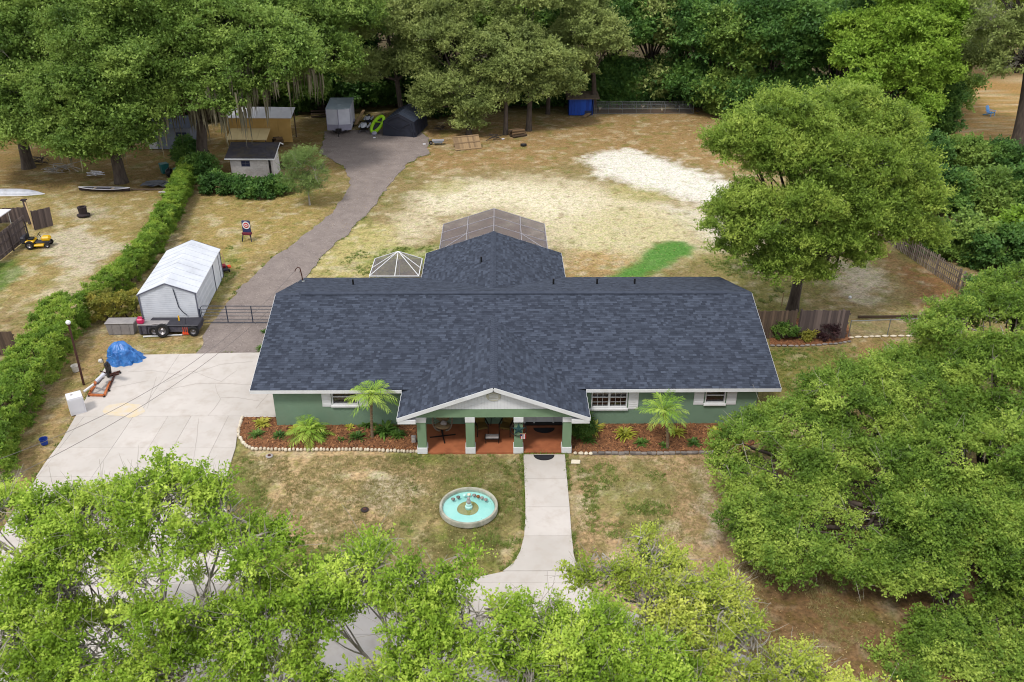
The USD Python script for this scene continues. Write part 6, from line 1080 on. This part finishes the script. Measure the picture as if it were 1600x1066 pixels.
for k in range(4): M().hull([(-3.1+k*1.0, -1.0, .7), (-2.12+k*1.0, -1.0, .7), (-3.1+k*1.0, .9, 1.35), (-2.12+k*1.0, .9, 1.35), (-3.1+k*1.0, -1.0, .75), (-2.12+k*1.0, -1.0, .75), (-3.1+k*1.0, .9, 1.4), (-2.12+k*1.0, .9, 1.4)]).build('porch_sheet', 'cream_panel', t)
for sx in (-3.0, -1, 0.75): M().tube([(sx, -.9, 0), (sx, -.9, .72)], .05, 6).build('post', 'old_wood', t)
for sx in (-3.4, 2.9): M().tube([(sx, 2.9, 0), (sx, 2.9, 2.95)], .06, 6).build('post', 'old_wood', t)
def logs(lab, x, y, n, L, r, rz, name='log_pile'):
    t = thing(name, lab, 'log pile', G(x, y), rz); rows = [n, n-1, n-2]
    for z, m_ in enumerate(rows):
        for k in range(m_):
            a = random.uniform(-.25, .25); q = np.array([random.uniform(-.15, .15), (k-m_/2)*2.1*r, r+z*1.75*r]); d = np.array([math.cos(a), math.sin(a)*.4, random.uniform(-.05, .05)])*L*random.uniform(.7, 1.1)/2; e = M().tube([q-d, q+d], r*random.uniform(.8, 1.1), 8).build('log', 'log', t)
logs('split log pile between the bare oak trunks', 806, 212, 5, 1.6, .13, .5); logs('stack of dark firewood at the right side of the white block building', 442, 262, 5, .9, .12, 1.4); logs('stacked dark logs behind the white block building', 434, 226, 5, .8, .14, .4)
for x, y, lab in ((455, 178, 'pair of old rails left of the cargo trailer'), (499, 184, 'short old rails touching the cargo trailer')):
    t = thing('rail_stack', lab, 'timber', G(x, y), .05)
    for k in range(3): M().beam((-.9, .1*k, .12+.28*k), (.9, .1*k, .15+.28*k), .12, .14).build('rail', 'old_wood', t)
# ------------------------------------------------------------ end of the gravel drive
b = G(530, 212); t = thing('cargo_trailer', 'white enclosed cargo trailer with a pointed front at the end of the gravel', 'cargo trailer', b+[0, .3, 0], .07)
w, L, z0, z1, nose = 1.22, 5.2, .42, 2.62, .28
o0 = [(-w, nose), (0, 0), (w, nose), (w, L), (-w, L)]
def band(a, c, za, zb, mat, nm, off=0.0): M().add([(a[0], a[1]-off, za), (c[0], c[1]-off, za), (c[0], c[1]-off, zb), (a[0], a[1]-off, zb)], [[0, 1, 2, 3]]).build(nm, mat, t)
M().prism(o0, z0, z1-.02).build('body', 'trailer_white', t); M().prism([(x*1.02, (y-2.6)*1.01+2.6) for x, y in o0], z1-.02, z1+.06).build('roof', 'trailer_roof', t)
M().rbox((.05, 1.8, z1+.1), (.5, .5, .08), .03).build('roof_vent', 'trailer_roof', t)
for s in (-1, 1):
    M().hull([(s*w, nose-.012, z0), (s*.02, -.012, z0), (s*w, nose-.012, z0+.62), (s*.02, -.012, z0+.62), (s*w, nose, z0), (s*.02, .0, z0), (s*w, nose, z0+.62), (s*.02, 0, z0+.62)]).build('stone_guard', 'trailer_low', t)
    M().beam((s*(w+.005), nose, z0), (s*(w+.005), nose, z1), .05, .05).build('corner_trim', 'trailer_low', t); M().beam((s*(w+.01), nose, z1-.02), (s*(w+.01), L, z1-.02), .04, .08).build('roof_trim', 'trailer_low', t)
    wheel('', '', (s*(w-.05), 3.2, .36), .36, .22, (1, 0, 0), parent=t); M().rbox((s*(w+.06), 3.2, .72), (.2, 1.0, .12), .04).build('fender', 'trailer_low', t)
M().beam((0, -.012, z0), (0, -.012, z1), .07, .03).build('nose_trim', 'trailer_low', t); M().beam((-.7, .2, .4), (0, -1.0, .4), .09, .1).build('tongue', 'dark_metal', t); M().beam((.7, .2, .4), (0, -1.0, .4), .09, .1).build('tongue', 'dark_metal', t); M().rbox((0, -.55, .62), (.62, .34, .34), .04).build('tongue_box', 'dark_metal', t); M().tube([(0, -.95, 0), (0, -.95, .8)], .04, 6).build('jack', 'dark_metal', t)
def ski(lab, x, y, rz, m1, m2, sc=1.0):
    t = thing('jet_ski', lab, 'jet ski', G(x, y), rz); S = lambda P: [tuple(np.array(p)*sc) for p in P]
    M().hull(S([(0, -1.35, .62), (-.3, -.9, .55), (.3, -.9, .55), (-.45, 0, .5), (.45, 0, .5), (-.45, 1.2, .5), (.45, 1.2, .5), (-.2, -.8, .28), (.2, -.8, .28), (-.28, 1.2, .25), (.28, 1.2, .25)])).build('hull', m2, t, smooth=30)
    M().hull(S([(0, -1.3, .66), (-.28, -.8, .66), (.28, -.8, .66), (-.3, -.2, .9), (.3, -.2, .9), (0, -.75, .86), (-.25, 0, .95), (.25, 0, .95), (-.3, .1, .6), (.3, .1, .6)])).build('hood', m1, t, smooth=30)
    M().rbox((0, .6*sc, .78*sc), (.42*sc, 1.1*sc, .3*sc), .1).build('seat', 'black_rubber', t); M().tube(S([(-.42, -.12, 1.12), (-.1, -.2, 1.02), (.1, -.2, 1.02), (.42, -.12, 1.12)]), .035, 6).build('handlebar', 'dark_metal', t)
    for s in (-1, 1): M().tube(S([(s*.46, -.6, .62), (s*.5, .3, .62), (s*.45, 1.2, .6)]), .09, 7).build('side_rail', m1, t)
    for y in (-.7, .8): M().beam((-.5*sc, y*sc, .2), (.5*sc, y*sc, .2), .08, .08).build('cradle', 'steel', t)
    for s in (-1, 1): M().beam((s*.4*sc, -1.2*sc, .14), (s*.4*sc, 1.2*sc, .14), .08, .08).build('skid', 'steel', t)
ski('white and black jet ski on a stand beside the cargo trailer', 570, 205, -.05, 'bike_white', 'dark_metal', .95)
t = thing('kayak', 'lime green open kayak hull propped upright against the black shelter', 'kayak', G(588, 211), -.35)
kr = [(.5*math.cos(a)+.42*(math.sin(a)), .1+.38*(1+math.sin(a))*.8, .25+.82*(1+math.sin(a))*.95) for a in np.linspace(0, 2*math.pi, 25)]
M().tube(kr, .17, 8, cap=False).build('rim', 'lime_paint', t, smooth=True); M().hull([(x*.9, y+.06, z) for x, y, z in kr]+[(x*.5, y+.3, z) for x, y, z in kr]).build('hull_inside', 'bed_dark', t); M().beam((-.42, .45, 1.25), (.42, .45, 1.25), .2, .06).build('seat', 'lime_paint', t); M().ball((-.1, -.25, .2), (.3, .28, .22), 2, .2).build('nose', 'trailer_low', t)
ski('white topped jet ski parked behind the kayak', 576, 192, .0, 'bike_white', 'navy', .8)
M().beam(G(556, 198)+[0, 0, .25], G(569, 182)+[0, 0, .7], .3, .06).build('plank', 'pale_wood', label='yellowish plank leaning between the cargo trailer and the jet skis', cat='plank')
# black covered shelter
b = G(624, 214); t = thing('canvas_shelter', 'black canvas shelter with a peaked top at the end of the gravel', 'shelter tent', b+[0, .1, 0], -.17); w, L, e, h = 1.75, 5.0, 1.55, 2.35
sec = [(-w, 0), (-w*.93, e), (0, h), (w*.93, e), (w, 0)]; n = 9
for k in range(4):
    V = []
    for i in range(n):
        y = L*i/(n-1); f = .10*math.sin(i*math.pi/2)**2
        for j in range(7): u = j/6; a, c = np.array(sec[k]), np.array(sec[k+1]); p = a+(c-a)*u; s = math.sin(u*math.pi)*f; V.append((p[0]*(1-.05*s), y, p[1]-s*(1.2 if k in (1, 2) else .2)))
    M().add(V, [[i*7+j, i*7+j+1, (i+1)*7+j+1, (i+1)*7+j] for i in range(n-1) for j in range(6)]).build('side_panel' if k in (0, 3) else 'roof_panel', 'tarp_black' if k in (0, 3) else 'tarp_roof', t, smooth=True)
for y in (0, L): M().wall([(x, z) for x, z in sec], (0, y), (1, y), .02).build('end_panel', 'tarp_black', t)
for a, c in zip(sec, sec[1:]):
    for i in range(5): M().tube([(a[0], L*i/4, a[1]), (c[0], L*i/4, c[1])], .03, 5).build('hoop', 'tarp_black', t)
M().tube([(-1.5, -.03, 1.5), (-.6, -.06, .95), (0, -.08, .72), (.5, -.06, 1.1), (1.4, -.03, 1.5)], .03, 5).build('fold', 'tarp_black', t); M().tube([(-1.4, -.03, 1.4), (0, -.05, 2.1), (1.4, -.03, 1.4)], .03, 5).build('fold', 'tarp_black', t); M().tube([(1.55, -.04, 0), (1.2, -.06, 1.45)], .12, 6).build('door_roll', 'tarp_black', t)
b = G(685, 226); t = thing('wheelbarrow', 'small metal wheelbarrow tray on the straw right of the shelter', 'wheelbarrow', b, .05); M().hull([(-.35, -.25, .2), (.35, -.25, .2), (-.35, .25, .2), (.35, .25, .2), (-.6, -.36, .46), (.55, -.36, .46), (-.6, .36, .46), (.55, .36, .46)]).build('tray', 'silver_blue', t); M().hull([(-.5, -.3, .465), (.46, -.3, .465), (-.5, .3, .465), (.46, .3, .465), (0, 0, .461)]).build('tray_inside', 'plate_grey', t); wheel('', '', (-.75, 0, .2), .2, .1, (0, 1, 0), parent=t)
for s in (-1, 1): M().tube([(-.8, s*.08, .2), (.3, s*.25, .25), (1.0, s*.3, .5)], .02, 5).build('handle', 'old_wood', t); M().tube([(.3, s*.25, .25), (.35, s*.25, 0)], .02, 5).build('leg', 'steel', t)
# leaning wooden panel
a, c = G(712, 236), G(753, 232); t = thing('leaning_gate', 'pale wooden gate panel leaning back against oak trunks', 'gate panel', a, math.atan2(c[1]-a[1], c[0]-a[0])); L = np.linalg.norm(c-a)
for k in range(15): x = k*L/15; M().hull([(x, 0, 0), (x+L/15-.012, 0, 0), (x, .022, 0), (x+L/15-.012, .022, 0), (x, 1.05, 1.15), (x+L/15-.012, 1.05, 1.15), (x, 1.07, 1.15), (x+L/15-.012, 1.07, 1.15)]).build('plank', 'ramp_wood', t)
for f in (.08, .52, .95): M().beam((0, 1.05*f-.03, 1.15*f), (L, 1.05*f-.03, 1.15*f), .1, .04, up=(0, -.74, .68)).build('rail', 'ramp_wood', t)
for sx in (.3, L-.3): M().beam((sx, 1.1, 1.1), (sx, 1.5, 0), .08, .08).build('prop', 'old_wood', t)
wheel('old_tyre', 'single black tyre lying flat on the straw near the log pile', G(818, 228)+[0, 0, .11], .32, .2, (0, .1, 1))
# coop and run
b = G(908, 181); t = thing('chicken_coop', 'bright blue boarded chicken coop with a flat brown roof', 'chicken coop', b+[0, .1, 0])
for k in range(8): M().rbox((-1.23+k*.318, 0, .93), (.306, .05, 1.8), .01).build('board', 'coop_blue', t)
for sx in (-1.36, 1.3): M().box((sx, 1.05, .92), (.05, 2.0, 1.82)).build('side_wall', 'coop_blue', t)
M().box((0, 2.08, .92), (2.7, .05, 1.82)).build('back_wall', 'coop_blue', t); r_ = M().hull([(-1.75, -.4, 1.86), (2.0, -.4, 1.9), (-1.75, 2.4, 2.1), (2.0, 2.4, 2.12), (-1.75, -.4, 1.94), (2.0, -.4, 1.97), (-1.75, 2.4, 2.18), (2.0, 2.4, 2.2)]).build('roof', 'coop_roof', t)
for k in range(6): M().beam((-1.6+k*.68, -.38, 1.98), (-1.6+k*.68, 2.38, 2.21), .1, .04).build('roof_board', 'coop_roof', r_)
M().box((.8, -.05, .3), (.8, .06, .5)).build('hatch', 'navy', t); M().beam((.2, -.9, .05), (.9, -.1, .3), .5, .05).build('ramp', 'ramp_wood', t)
o = G(928, 178); L = np.linalg.norm(G(1078, 173)-o); t = thing('chicken_run', 'long low wire chicken run with hoops beside the blue coop', 'chicken run', o, .02); n = 8; h, w = 1.15, 2.0
arc = lambda y: [(y*L/(n-1), w/2-w/2*math.cos(a), .55+(h-.55)*math.sin(a)) for a in np.linspace(0, math.pi, 9)]
for i in range(n): M().tube([(i*L/(n-1), 0, 0)]+arc(i)+[(i*L/(n-1), w, 0)], .025, 5).build('hoop', 'galvanized', t)
A, B = [(0, 0, 0)]+arc(0)+[(0, w, 0)], [(L, 0, 0)]+arc(n-1)+[(L, w, 0)]; M().add(A+B, [[i, i+1, i+12, i+11] for i in range(10)]).build('wire_mesh', 'chicken_wire', t)
for z, y in ((.55, 0), (h, w/2), (.02, 0), (.55, w)): M().tube([(0, y, z), (L, y, z)], .022, 5).build('rail', 'galvanized', t)
M().prism([(0, .02), (L, .02), (L, w-.02), (0, w-.02)], -.02, .012).build('floor', 'dirt_dark', t)
def hen(x, y, mat, lab, rz):
    t = thing('chicken', lab, 'chicken', G(x, y), rz, 'chickens at the wire run'); M().hull([(-.2, 0, .26), (-.3, 0, .42), (-.1, -.1, .25), (-.1, .1, .25), (.08, -.1, .25), (.08, .1, .25), (.15, 0, .36), (-.05, 0, .36), (0, 0, .17), (-.32, .04, .36), (-.32, -.04, .36)]).build('body', mat, t, smooth=True); M().tube([(.1, 0, .3), (.17, 0, .42), (.2, 0, .48)], [.06, .045, .045], 6).build('head', mat, t); M().box((.2, 0, .54), (.07, .015, .05)).build('comb', 'comb_red', t); M().hull([(.23, 0, .49), (.23, .012, .47), (.23, -.012, .47), (.28, 0, .465)]).build('beak', 'mower_yellow', t)
    for s in (-.04, .04): M().tube([(0, s, .2), (.02, s, 0)], .01, 4).build('leg', 'mower_yellow', t)
for k, (x, y, mt, lab) in enumerate(((954, 166, 'feather_brown', 'brown hen at the coop end inside the run'), (972, 172, 'feather_black', 'black hen near the left middle of the run'), (994, 169, 'feather_black', 'black hen standing behind the tan hen'), (1004, 171, 'feather_white', 'tan white hen in the middle of the run'), (1022, 169, 'feather_black', 'black hen right of the tan hen'), (1058, 172, 'feather_black', 'black hen at the far right inside the run'), (1034, 176, 'feather_white', 'pale hen outside on the straw before the run'), (1089, 178, 'feather_black', 'small black hen on the straw right of the run'), (937, 174, 'feather_white', 'pale hen close to the coop wall'))): hen(x, y, mt, lab, k*1.3)
# ------------------------------------------------------------ right side
a, c = G(1180, 529), G(1240, 529); plank_fence('weathered board fence section joined to the house end', a, c, 1.78, .125, 'old_wood', post=2.2)
a, c = G(1246, 530), G(1322, 530); plank_fence('darker board fence panel left of the chain link fence', a, c, 1.86, .125, 'grey_wood', name='wood_fence', post=2.4)
a, c = G(1325, 528), G(1500, 522); t = thing('chain_link_fence', 'low chain link fence with a pale top rail right of the board fence', 'fence', a, math.atan2(c[1]-a[1], c[0]-a[0])); L = np.linalg.norm(c-a)
M().tube([(0, 0, 1.1), (L, 0, 1.1)], .028, 6).build('top_rail', 'galvanized', t); M().add([(0, 0, .03), (L, 0, .03), (L, 0, 1.1), (0, 0, 1.1)], [[0, 1, 2, 3]]).build('wire_mesh', 'chicken_wire', t)
x = 0
while x < L: M().tube([(x, 0, -.1), (x, 0, 1.15)], .03, 6).build('post', 'galvanized', t); x += 2.35
a, c = G(1340, 498), G(1500, 496); M().beam(a+[0, 0, .12], c+[0, 0, .12], .12, .12).build('landscape_timber', 'log', label='dark timber lying behind the chain link fence', cat='timber')
PF = [G(1346, 352), G(1498, 456), G(1600, 520)]
for k, lab in enumerate(('picket fence of grey slats along the right side of the back yard', 'nearer end of the grey picket fence half hidden by the big oak')): plank_fence(lab, PF[k], PF[k+1], 1.42, .085, 'picket_wood', name='picket_fence', gap=.115, post=2.4, jit=.06, tops='point')
b = G(1546, 181); t = thing('garden_chair', 'light blue slatted garden chair on the straw near the far grey oak', 'chair', b, .5)
for k in range(5): M().hull([(-.26+k*.11, .24, .35), (-.165+k*.11, .24, .35), (-.26+k*.11, .27, .35), (-.165+k*.11, .27, .35), (-.29+k*.122, .56, 1.0+.05*(2-abs(k-2))), (-.19+k*.122, .56, 1.0+.05*(2-abs(k-2))), (-.29+k*.122, .58, 1.0+.05*(2-abs(k-2))), (-.19+k*.122, .58, 1.0+.05*(2-abs(k-2)))]).build('back_slat', 'adir_blue', t); M().beam((-.3, -.3+k*.13, .42-.02*k), (.3, -.3+k*.13, .42-.02*k), .11, .025).build('seat_slat', 'adir_blue', t)
for s in (-1, 1): M().beam((s*.36, -.4, .6), (s*.36, .4, .58), .13, .03).build('armrest', 'adir_blue', t); M().beam((s*.33, -.34, 0), (s*.33, -.34, .58), .09, .04).build('leg', 'adir_blue', t); M().beam((s*.33, -.3, .38), (s*.33, .6, .03), .03, .12).build('leg', 'adir_blue', t)
M().ball(G(1328, 466)+[0, 0, .06], .1, 2).build('white_ball', 'globe', label='single white ball on the sandy ground under the tall oak', cat='ball')
b = G(1221, 478); M().beam(b, b+[0, 0, .9], .05, .05).build('garden_stake', 'pale_wood', label='thin pale stake left of the tall oak trunk', cat='stake')
for x, y, lab in ((585, 216, 'small white scrap on the gravel by the shelter'), (663, 226, 'white scrap at the gravel edge right of the shelter'), (786, 218, 'pale short plank below the log pile'), (240, 196, 'white scrap under the dense live oak')):
    p = G(x, y); M().rbox((0, 0, 0), (.3, .2, .08), .03, .4).build('litter', 'sheet_white'); q = stage.GetPrimAtPath('/World/litter'+('' if used['/World/litter'] == 1 else f"_{used['/World/litter']-1:03d}")); UsdGeom.Xformable(q).AddTranslateOp().Set(Gf.Vec3d(*(p+np.array([0, 0, .05])))); tag(q, lab, 'litter')
